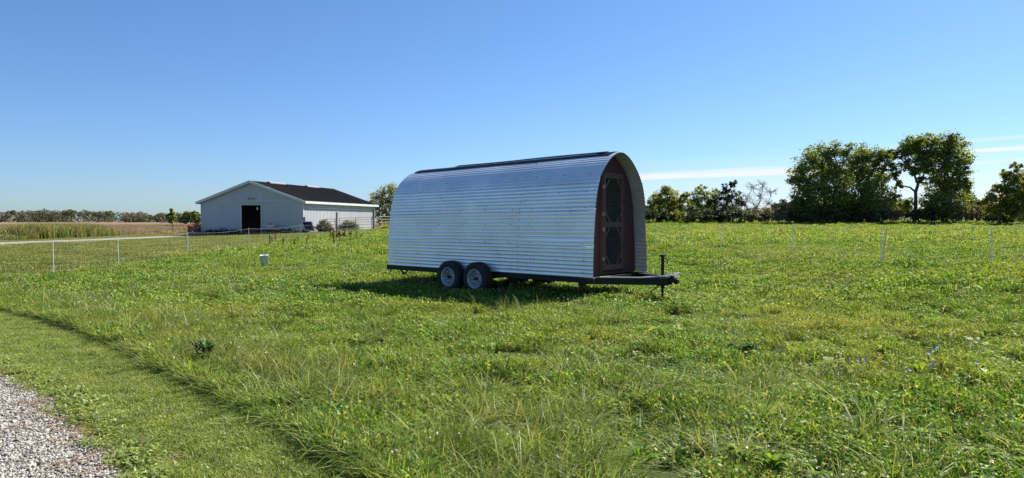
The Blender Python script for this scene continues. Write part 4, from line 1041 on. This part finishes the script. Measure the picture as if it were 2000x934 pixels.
# ------------------------------------------------------------------ bucket
p = G(518, 526)
bk = empty('plastic_bucket', (p.x, p.y, p.z+0.05), R(20), 'white plastic bucket standing tilted in the meadow left of the trailer', 'bucket')
m1 = MB().lathe([(0.0, 0.0), (0.135, 0.0), (0.16, 0.36), (0.168, 0.36), (0.168, 0.38), (0.152, 0.38), (0.128, 0.02), (0.0, 0.02)], 24, 'z'); b1 = m1.build('shell', M['white_plastic'], bk, True)
MB().tube([(0.165*math.cos(a), 0.165*math.sin(a)*0.6-0.09, 0.33-0.12*math.sin(a)) for a in np.linspace(0, math.pi, 9)], 0.004, 5).build('handle', M['post_grey'], bk)
bk.rotation_euler = (R(3), R(-5), R(20)); bk.scale = (0.84, 0.84, 1.15)

# ------------------------------------------------------------------ trees and shrubs
TREE_G = [(0.0, (0.065, 0.100, 0.026)), (0.5, (0.120, 0.168, 0.034)), (0.85, (0.19, 0.225, 0.042)), (1.0, (0.25, 0.24, 0.05))]
M['leaf_tree'] = leafmat('leaf_tree', TREE_G, 0.58, 0.05, None, 0.4)
M['leaf_yellow'] = leafmat('leaf_yellow', [(0.0, (0.08, 0.11, 0.018)), (0.5, (0.15, 0.17, 0.026)), (1.0, (0.30, 0.26, 0.045))], 0.55, 0.05, None, 0.5)
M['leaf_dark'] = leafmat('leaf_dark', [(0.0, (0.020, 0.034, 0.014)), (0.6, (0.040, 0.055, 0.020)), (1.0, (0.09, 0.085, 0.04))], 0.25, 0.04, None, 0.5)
M['leaf_grey'] = leafmat('leaf_grey', [(0.0, (0.07, 0.065, 0.04)), (0.6, (0.13, 0.12, 0.07)), (1.0, (0.24, 0.21, 0.14))], 0.25, 0.04, None, 0.5)
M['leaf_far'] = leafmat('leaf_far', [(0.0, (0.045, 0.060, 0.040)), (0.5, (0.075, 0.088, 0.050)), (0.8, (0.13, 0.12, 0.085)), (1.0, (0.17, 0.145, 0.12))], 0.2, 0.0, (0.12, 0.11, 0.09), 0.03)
def tree(name, px, Y, blobs, label, cat='tree', leaf='leaf_tree', size=0.20, dens=1.0, stems=1, group=None, twig=False, trunk_r=0.16, seed=0, depth=1.0, base_z=None, limbs=True):
    r = np.random.default_rng(seed+int(px)); rr = random.Random(seed+int(px))
    root = GX(px, Y); E = empty(name, root, 0, label, cat, group)
    C, S_, NRM = [], [], []
    wood = MB(); ctr = []
    for (bx, by, br) in blobs:
        rad = br*1.12*Y/FPX; yo = rr.uniform(-1, 1)*rad*0.9*depth
        c = W(bx, by, Y+yo)-root; ctr.append((c, rad))
        # leaf clumps gathered round twig ends inside the blob
        ncl = max(14, int(21*dens*(rad**2)/0.8)); ncl = min(ncl, 85)
        for _ in range(ncl):
            d = r.normal(0, 1, 3); d /= np.linalg.norm(d); q = rad*(0.25+0.85*r.random()**0.6)
            cc = np.array(c)+d*q*np.array([1, 1, 0.9]); cr = rad*r.uniform(0.10, 0.26)
            nl = int(r.uniform(26, 44)*(1.0 if not twig else 0.5))
            C.append(cc+r.normal(0, 1, (nl, 3))*cr*np.array([1, 1, 0.7])); S_.append(size*r.uniform(0.55, 1.25, nl)); NRM.append(np.tile(d, (nl, 1)))
            if twig or rr.random() < 0.25: wood.tube([c+Vector(d)*0.1, Vector(cc)], [0.02+0.012*rad, 0.010], 3, False)
    C = np.concatenate(C); ok = C[:, 2] > 0.02; C = C[ok]; S_ = np.concatenate(S_)[ok]; NRM = np.concatenate(NRM)[ok]
    v, f, t = quads(C, S_, r, 0.2, 0.75, NRM, 0.6)
    obj('crown', npmesh('crown', v, f, t, M[leaf]), E)
    bases = [Vector((rr.uniform(-0.6, 0.6)*(stems > 1)*(1+stems*0.3), rr.uniform(-.4, .4)*(stems > 1), -0.1)) for _ in range(stems)]
    if limbs:
        nodes = []; par = []; plen = []
        top = max(c[0].z for c in ctr)
        for b in bases:
            p_ = b; prev = -1; hh = top*rr.uniform(0.30, 0.42)
            for q in range(4):
                nodes.append(p_.copy()); plen.append(0.25*q); par.append(prev); prev = len(nodes)-1
                p_ = p_+Vector((rr.uniform(-.16, .16), rr.uniform(-.16, .16), hh/3))
        tips = []
        for c, rad in ctr: tips.append((c, rad))
        tips.sort(key=lambda q: (q[0]-bases[0]).length)
        for c, rad in tips:
            best = min((i for i in range(len(nodes)) if nodes[i].z > 0.3 or len(nodes) < 6 or i < 4), key=lambda i: (nodes[i]-c).length+0.55*plen[i]+max(0, nodes[i].z-c.z+0.2)*3)
            m1 = nodes[best].lerp(c, 0.5)+Vector((rr.uniform(-.22, .22), rr.uniform(-.22, .22), rr.uniform(-.05, .25)))
            plen.append(plen[best]+(m1-nodes[best]).length); plen.append(plen[-1]+(c-m1).length); nodes.append(m1); par.append(best); nodes.append(c); par.append(len(nodes)-2); ci_ = len(nodes)-1
            for _ in range(5):
                e = c+Vector((rr.gauss(0, .5), rr.gauss(0, .5), rr.uniform(-.1, .85)))*rad
                plen.append(99.0); nodes.append(e); par.append(ci_ if rr.random() < 0.6 else ci_-1)
        cnt = [1]*len(nodes)
        for i in range(len(nodes)-1, -1, -1):
            if par[i] >= 0: cnt[par[i]] += cnt[i]
        mx = max(cnt)
        rad_ = [max(0.013, trunk_r*(k/mx)**0.55) for k in cnt]
        for i in range(len(nodes)):
            if par[i] >= 0:
                r0_ = min(rad_[par[i]], rad_[i]*1.35); wood.tube([nodes[par[i]], nodes[i]], [r0_, rad_[i]], 6 if rad_[i] > 0.06 else 4, False)
    if wood.v: wood.build('trunk' if stems == 1 else 'trunks', M['bark'] if not twig else M['twig'], E)
    return E
YH = 68
tree('tall_tree', 1602, YH, [(1562,345,20),(1578,315,20),(1600,300,20),(1628,297,18),(1572,375,24),(1605,335,28),(1632,330,26),(1598,370,26),(1635,370,28),(1612,405,30),(1572,408,24),(1640,408,28),(1550,352,11),(1556,392,13)],
     'broad round topped leafy tree, leftmost of the tall trees', leaf='leaf_tree', dens=1.15, stems=2, seed=1)
tree('tall_tree', 1684, YH+1, [(1655,298,16),(1680,302,20),(1707,302,19),(1725,312,14),(1668,332,26),(1702,338,28),(1722,350,16),(1680,372,30),(1712,382,24),(1665,400,28),(1700,410,30),(1722,402,14)],
     'dense dark leafy tree joined to the right of the leftmost tall tree', leaf='leaf_tree', dens=1.2, stems=2, seed=2)
tree('tall_tree', 1785, YH+1, [(1775,285,16),(1795,278,15),(1815,275,15),(1760,300,13),(1742,303,10),(1742,325,9),(1792,300,20),(1822,300,20),(1770,322,13),(1750,340,9),(1755,362,9),(1785,335,9),(1800,318,14),(1722,330,9),(1725,300,8),(1760,405,12),(1745,415,11),(1742,385,12),(1810,330,14),(1800,352,9),(1772,395,9),(1736,300,8)],
     'open branched tree with sky showing through and a dark bare trunk', leaf='leaf_tree', dens=1.6, stems=1, seed=3, trunk_r=0.18)
tree('tall_tree', 1846, YH, [(1845,280,18),(1868,282,18),(1852,305,24),(1880,310,16),(1850,338,26),(1882,335,14),(1838,365,24),(1868,372,24),(1886,360,10),(1845,400,26),(1875,402,18),(1818,392,18),(1862,268,8)],
     'tallest leafy tree at the right end of the tall trees', leaf='leaf_tree', dens=1.4, stems=2, seed=4)
tree('small_tree', 1300, YH+2, [(1300,372,12),(1290,390,15),(1315,382,12),(1275,402,12),(1335,398,11),(1308,402,18),(1338,382,7),(1325,412,14),(1285,415,14)], 'small bright yellow green tree just right of the trailer', leaf='leaf_yellow', size=0.18, dens=1.8, seed=5, trunk_r=0.10)
tree('small_tree', 1375, YH+3, [(1370,372,11),(1362,388,14),(1385,390,15),(1355,408,15),(1380,412,18),(1398,378,10),(1345,395,8)], 'rounded green bushy tree second from the trailer in the hedge', leaf='leaf_tree', size=0.17, dens=1.8, seed=6, trunk_r=0.10)
tree('small_tree', 1425, YH+2, [(1420,366,9),(1432,358,7),(1412,385,13),(1432,382,13),(1405,402,15),(1430,408,18),(1443,395,9)], 'dark greyish bushy tree left of the bare twiggy tree', leaf='leaf_dark', size=0.16, dens=1.6, seed=7, trunk_r=0.10)
tree('bare_tree', 1482, YH+2, [(1470,368,14),(1490,362,14),(1505,375,11),(1458,385,12),(1485,385,14),(1475,403,16),(1500,398,10),(1450,400,10)], 'thin bare twiggy tree with few leaves in the hedge', leaf='leaf_grey', size=0.09, dens=0.8, seed=8, twig=True, trunk_r=0.09)
tree('small_tree', 1968, YH-4, [(1962,340,9),(1985,326,9),(1975,352,14),(1996,345,12),(1948,368,10),(1980,375,16),(1935,385,11),(1958,392,14),(1990,398,16),(2012,360,16),(2025,390,20),(1920,395,9),(1940,408,14),(1975,412,16)], 'yellow green loose tree at the right edge of the photo', leaf='leaf_yellow', size=0.20, dens=2.4, stems=2, seed=9, trunk_r=0.10)
# dark hedge bottom: shrub by shrub
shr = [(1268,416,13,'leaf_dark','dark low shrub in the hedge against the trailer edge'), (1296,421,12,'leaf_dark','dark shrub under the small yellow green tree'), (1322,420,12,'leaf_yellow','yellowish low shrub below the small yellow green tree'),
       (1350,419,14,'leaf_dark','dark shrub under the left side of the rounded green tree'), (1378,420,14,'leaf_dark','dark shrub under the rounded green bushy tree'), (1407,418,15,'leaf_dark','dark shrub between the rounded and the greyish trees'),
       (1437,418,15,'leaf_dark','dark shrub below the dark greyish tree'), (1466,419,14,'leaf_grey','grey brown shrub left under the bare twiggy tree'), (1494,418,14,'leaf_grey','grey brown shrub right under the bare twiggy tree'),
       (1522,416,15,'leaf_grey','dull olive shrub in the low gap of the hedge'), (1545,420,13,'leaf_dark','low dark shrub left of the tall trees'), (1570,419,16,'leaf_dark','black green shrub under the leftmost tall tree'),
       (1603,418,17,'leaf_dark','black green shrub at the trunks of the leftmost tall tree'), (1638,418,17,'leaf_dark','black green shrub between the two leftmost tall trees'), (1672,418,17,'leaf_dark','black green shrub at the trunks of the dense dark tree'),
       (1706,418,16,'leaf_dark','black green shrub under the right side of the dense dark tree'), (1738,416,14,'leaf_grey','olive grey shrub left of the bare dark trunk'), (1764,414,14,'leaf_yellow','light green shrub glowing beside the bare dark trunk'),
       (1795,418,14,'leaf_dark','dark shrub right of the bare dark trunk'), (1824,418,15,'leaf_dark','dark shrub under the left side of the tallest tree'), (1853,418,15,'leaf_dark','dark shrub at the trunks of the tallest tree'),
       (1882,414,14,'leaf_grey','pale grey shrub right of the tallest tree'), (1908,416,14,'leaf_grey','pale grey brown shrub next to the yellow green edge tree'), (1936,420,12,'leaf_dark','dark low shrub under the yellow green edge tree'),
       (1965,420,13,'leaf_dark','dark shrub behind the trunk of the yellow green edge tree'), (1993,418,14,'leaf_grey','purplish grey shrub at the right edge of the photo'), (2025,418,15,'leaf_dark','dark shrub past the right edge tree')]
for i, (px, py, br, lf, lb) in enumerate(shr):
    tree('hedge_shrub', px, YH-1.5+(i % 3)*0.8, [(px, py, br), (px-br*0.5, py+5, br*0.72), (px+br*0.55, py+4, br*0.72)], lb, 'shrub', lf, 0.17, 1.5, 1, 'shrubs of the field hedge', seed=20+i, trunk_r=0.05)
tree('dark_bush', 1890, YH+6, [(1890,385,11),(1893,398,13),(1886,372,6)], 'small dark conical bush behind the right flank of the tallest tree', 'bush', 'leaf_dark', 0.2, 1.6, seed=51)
# distant trees glimpsed through the hedge gap
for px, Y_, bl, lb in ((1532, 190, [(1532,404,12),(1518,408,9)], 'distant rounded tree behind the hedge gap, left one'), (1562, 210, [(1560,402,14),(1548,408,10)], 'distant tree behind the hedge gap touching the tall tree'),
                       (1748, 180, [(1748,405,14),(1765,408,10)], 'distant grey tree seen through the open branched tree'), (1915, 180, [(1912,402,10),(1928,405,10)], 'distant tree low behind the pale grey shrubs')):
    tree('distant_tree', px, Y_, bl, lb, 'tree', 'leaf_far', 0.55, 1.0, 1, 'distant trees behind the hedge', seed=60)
# by the barn
tree('small_tree', 742, 93, [(735,385,12),(750,378,14),(765,368,12),(742,402,13),(760,395,16),(728,395,7),(775,385,14),(755,415,14),(772,410,14),(738,416,9),(745,428,9),(760,428,12)], 'thin autumn tree with yellow leaves behind the right end of the barn', leaf='leaf_yellow', size=0.18, dens=1.5, seed=70, trunk_r=0.10, twig=True)
tree('round_bush', 633, 72, [(633,441,10),(627,446,8),(640,446,9)], 'round straw coloured bush by the barn side wall', 'bush', 'leaf_grey', 0.12, 9, seed=71, trunk_r=0.03)
tree('bush', 680, 76.5, [(680,440,9),(692,443,9),(668,445,7)], 'olive bush growing behind the tube gate', 'bush', 'leaf_grey', 0.12, 8, seed=72, trunk_r=0.03)
tree('bush', 612, 73.5, [(608,440,6),(602,446,6),(613,447,5)], 'thin pale weed bush right of the solar panel', 'bush', 'leaf_grey', 0.10, 1.1, seed=73, trunk_r=0.02, twig=True)
tree('bush', 748, 75, [(745,452,9),(757,450,10),(736,455,6)], 'green bramble bush at the trailer rear edge', 'bush', 'leaf_yellow', 0.12, 6, seed=74, trunk_r=0.02)
def weedline(name, x0, x1, Y0, Y1, py, br, n_, leaf, label, size=0.09):
    bl = [(x0+(x1-x0)*(i+0.5)/n_, py+random.uniform(-1, 1.5), br*random.uniform(0.7, 1.2)) for i in range(n_)]
    r = tree(name, (x0+x1)/2, (Y0+Y1)/2, bl, label, 'weeds', leaf, size, 7, 1, seed=80+int(x0), trunk_r=0.02, depth=0.4, limbs=False); r['kind'] = 'stuff'; return r
wl = [('barn_weeds', 400, 470, 72.9, 72.9, 452, 3.2, 11, 'leaf_dark', 'dark weeds along the foot of the barn wall left of the doorway'),
      ('barn_weeds', 512, 588, 71.3, 71.3, 451, 3.6, 12, 'leaf_dark', 'dark weeds along the foot of the barn wall right of the doorway'),
      ('gate_weeds', 640, 742, 72.6, 72.6, 452, 3.4, 15, 'leaf_tree', 'green weeds along the foot of the tube gate')]
for a in wl: weedline(*a)
# saplings and scrub near the far gate at left
tree('sapling', 335, 88, [(334,411,3.2),(337,417,4),(330,423,5),(338,425,5),(334,431,5)], 'slim green sapling standing alone left of the barn', 'tree', 'leaf_tree', 0.18, 1.6, seed=90, trunk_r=0.05)
tree('distant_tree', 372, 300, [(368,424,9),(378,423,9),(385,426,8),(360,428,7)], 'rounded dark green tree just left of the tractor roll bar', 'tree', 'leaf_tree', 0.8, 1.6, seed=91)
# far wood along the left horizon: one mass
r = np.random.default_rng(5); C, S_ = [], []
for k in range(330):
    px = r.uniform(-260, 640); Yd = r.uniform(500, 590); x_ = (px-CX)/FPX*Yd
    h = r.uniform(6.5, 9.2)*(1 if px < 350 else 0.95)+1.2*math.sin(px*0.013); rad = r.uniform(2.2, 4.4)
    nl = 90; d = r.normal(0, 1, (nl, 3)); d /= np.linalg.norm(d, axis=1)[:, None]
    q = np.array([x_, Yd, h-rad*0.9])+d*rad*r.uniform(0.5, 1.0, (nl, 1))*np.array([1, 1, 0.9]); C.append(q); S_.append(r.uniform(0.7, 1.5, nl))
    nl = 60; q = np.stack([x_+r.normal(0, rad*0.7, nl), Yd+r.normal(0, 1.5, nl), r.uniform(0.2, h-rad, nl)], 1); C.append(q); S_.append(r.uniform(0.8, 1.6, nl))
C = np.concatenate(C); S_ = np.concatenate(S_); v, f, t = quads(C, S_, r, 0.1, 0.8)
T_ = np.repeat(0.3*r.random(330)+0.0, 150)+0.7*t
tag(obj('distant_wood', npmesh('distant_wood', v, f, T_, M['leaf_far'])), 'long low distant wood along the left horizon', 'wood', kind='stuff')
# and behind the barn and hedge on the right
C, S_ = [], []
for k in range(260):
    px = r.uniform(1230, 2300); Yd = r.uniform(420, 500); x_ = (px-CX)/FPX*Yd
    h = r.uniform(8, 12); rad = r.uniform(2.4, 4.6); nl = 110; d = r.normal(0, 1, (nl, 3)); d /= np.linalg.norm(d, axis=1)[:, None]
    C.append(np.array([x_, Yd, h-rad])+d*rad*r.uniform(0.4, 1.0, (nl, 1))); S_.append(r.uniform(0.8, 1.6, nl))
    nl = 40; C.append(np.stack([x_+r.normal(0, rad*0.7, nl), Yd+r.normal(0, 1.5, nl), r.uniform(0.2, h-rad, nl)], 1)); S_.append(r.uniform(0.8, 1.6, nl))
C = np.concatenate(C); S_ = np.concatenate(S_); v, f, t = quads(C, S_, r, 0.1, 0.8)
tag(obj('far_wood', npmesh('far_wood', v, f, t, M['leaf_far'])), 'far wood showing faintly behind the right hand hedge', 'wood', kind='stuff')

# ------------------------------------------------------------------ individual weeds
def weed_mesh(h, n, seed, sz=0.03, cone=0.5):
    rr = random.Random(seed); r = np.random.default_rng(seed)
    st = MB(); st.tube([(0, 0, 0), (rr.uniform(-.02, .02), 0, h*0.5), (rr.uniform(-.04, .04), 0, h)], [0.018, 0.014, 0.008], 4, False)
    for _ in range(4):
        z = h*rr.uniform(0.3, 0.8); a = rr.random()*6.28; st.tube([(0, 0, z), (0.08*math.cos(a), 0.08*math.sin(a), z+0.12)], [0.005, 0.002], 3, False)
    zz = h*(cone+(1-cone)*r.random(n)); a = r.random(n)*6.28; q = 0.035+0.05*(1-zz/h)
    c = np.stack([q*np.cos(a), q*np.sin(a), zz], 1); v, f, t = quads(c, sz*r.uniform(0.6, 1.3, n), r, 0.1, 0.7)
    sm_ = st.mesh('stem'); sm_.materials.append(M['stem']); return sm_, (v, f, t)
M['dock_red'] = leafmat('dock_red', [(0.0, (0.035, 0.018, 0.014)), (0.6, (0.08, 0.035, 0.026)), (1.0, (0.15, 0.09, 0.04))], 0.25, 0.03)
protos = []
for s in range(3):
    sm_, (v, f, t) = weed_mesh(0.62+0.1*s, 110, s+300, 0.075, 0.25); protos.append((sm_, npmesh('seed_head', v, f, t, M['dock_red'])))
rr = random.Random(44); k = 0
for px0, px1, py0, py1, n_ in ((648, 706, 465, 474, 24),):
    for i in range(n_):
        q = G(rr.uniform(px0, px1), rr.uniform(py0, py1)); s_ = rr.uniform(0.8, 1.15)
        e = empty('dock_stalk', q, rr.uniform(0, 6), 'dark red seeding dock stalk in the patch left of the trailer before the tube gate', 'weed', 'red dock stalks in one patch')
        a, b = protos[i % 3]; share('stem', a, e); share('seed_head', b, e); e.scale = (0.75, 0.75, s_*0.72)
ML = ['upright dark seed stalk, leftmost but one, above the bucket', 'tall dark seed stalk just above and right of the bucket', 'dark seed stalk between the bucket and the solar panel', 'dark seed stalk straight below the solar panel', 'taller dark seed stalk touching the base line of the solar panel', 'dark seed stalk just left of the red dock patch', 'lower dark seed stalk at the left foot of the red dock patch', 'dark seed stalk behind the left part of the red dock patch', 'short dark seed stalk leftmost, closest above the bucket', 'short dark seed stalk alone between the bucket and the red patch']
for px, py in ((531, 474), (538, 470), (553, 481), (599, 478), (602, 472), (645, 470), (652, 478), (660, 466), (527, 482), (575, 483)):
    q = G(px, py+4); e = empty('mullein_stalk', q, rr.uniform(0, 6), ML[k], 'weed', 'dark seed stalks in the meadow')
    a, b = protos[k % 3]; k += 1; share('stem', a, e); share('seed_head', b, e); e.scale = (0.6, 0.6, rr.uniform(0.6, 0.95))
# chicory in the right foreground
def chicory(px, py, label, n_=1, seed=0):
    rr = random.Random(seed); q0 = G(px, py); q = G(px, py+28); E = empty('chicory_flower', q, 0, label, 'flower', 'blue chicory flowers in the field')
    h = max(0.2, W(px, py, q.y).z-q.z)
    stm = MB(); stm.tube([(0.02, 0, 0), (0.01, 0, h*0.5), (0, 0, h)], [0.004, 0.0035, 0.003], 5, False)
    tops = [(0, 0, h)]
    for i in range(n_-1):
        t_ = (rr.uniform(-.09, .09), rr.uniform(-.05, .05), h*rr.uniform(0.7, 0.95)); stm.tube([(0.01, 0, h*0.45), t_], [0.003, 0.002], 4, False); tops.append(t_)
    stm.build('stem', M['stem'], E)
    for t_ in tops:
        f_ = MB(); nrm = Vector((rr.uniform(-.3, .3), -0.8, 0.7)).normalized(); u_ = nrm.orthogonal().normalized(); v_ = nrm.cross(u_); c = Vector(t_)
        for i in range(12):
            a = 2*math.pi*i/12; d = u_*math.cos(a)+v_*math.sin(a); s2 = u_*-math.sin(a)+v_*math.cos(a)
            f_.add([c+d*0.002, c+d*0.013+s2*0.0042+nrm*0.003, c+d*0.020+nrm*0.004, c+d*0.013-s2*0.0042+nrm*0.003], [(0, 1, 2, 3)])
        f_.build('flower_head', M['chicory'], E)
chicory(1690, 709, 'pale blue chicory flower, leftmost of the right foreground flowers', 2, 1)
chicory(1813, 697, 'pale blue chicory flower left of the highest chicory bloom', 1, 2)
chicory(1830, 683, 'pale blue chicory flower, highest in the right foreground', 2, 3)
chicory(1821, 718, 'pale blue chicory flower directly below the highest chicory bloom', 2, 4)
chicory(1907, 718, 'pale blue chicory flower nearest the right edge of the photo', 1, 5)
chicory(1776, 733, 'pale blue chicory flower low between the other chicory blooms', 1, 6)
# dark leafy clumps
def clump(name, px, py, n_, L0, wd, rise, leaf, label, seed, h=0.0):
    q = G(px, py); E = empty(name, q, 0, label, 'weed')
    parts = []
    r = random.Random(seed)
    for i in range(n_):
        v, f, t = rosette(11, L0*r.uniform(0.7, 1.1), wd, seed*10+i, rise); v = v+np.array([r.gauss(0, L0*0.7), r.gauss(0, L0*0.5), r.uniform(0, h)]); parts.append((v, f, t))
    V_, F_, T_ = join_np(parts)
    obj('foliage', npmesh('foliage', V_, F_, T_, M[leaf]), E); return E
M['leaf_weed_dark'] = leafmat('leaf_weed_dark', [(0.0, (0.014, 0.036, 0.012)), (0.6, (0.026, 0.058, 0.014)), (1.0, (0.05, 0.09, 0.02))], 0.3, 0.02, None, 2.0)
clump('leafy_weed', 395, 716, 14, 0.13, 0.034, 1.5, 'leaf_weed_dark', 'dark green leafy weed clump in the long grass above the mown strip', 31, 0.22)
clump('leafy_weed', 1455, 696, 16, 0.13, 0.032, 1.2, 'leaf_weed_dark', 'dark green leafy weed clump in the field below and right of the tongue', 32, 0.12)
M['dock_leaf'] = leafmat('dock_leaf', [(0.0, (0.06, 0.12, 0.014)), (0.6, (0.10, 0.18, 0.02)), (1.0, (0.19, 0.25, 0.04))], 0.5, 0.012, None, 2.0)
clump('dock_plant', 1530, 925, 4, 0.15, 0.042, 1.5, 'dock_leaf', 'large leaved dock plant at the bottom edge, right of centre', 33, 0.06)
clump('dock_plant', 1300, 918, 3, 0.14, 0.036, 1.6, 'dock_leaf', 'upright bright dock plant at the bottom edge, centre right', 34, 0.06)
clump('dock_plant', 1780, 870, 5, 0.13, 0.036, 1.4, 'dock_leaf', 'bright broad leaved dock in the lower right foreground', 35, 0.06)
clump('dock_plant', 1940, 910, 5, 0.13, 0.038, 1.3, 'dock_leaf', 'bright broad leaved dock in the bottom right corner', 36, 0.08)
clump('dock_plant', 845, 735, 1, 0.14, 0.045, 1.8, 'dock_leaf', 'single pale upright weed in the blond grass below the wheels', 37, 0.0)
clump('leafy_weed', 1250, 775, 5, 0.12, 0.04, 1.1, 'field_leaf', 'mid green leafy weed clump in the centre of the foreground field', 38, 0.08)
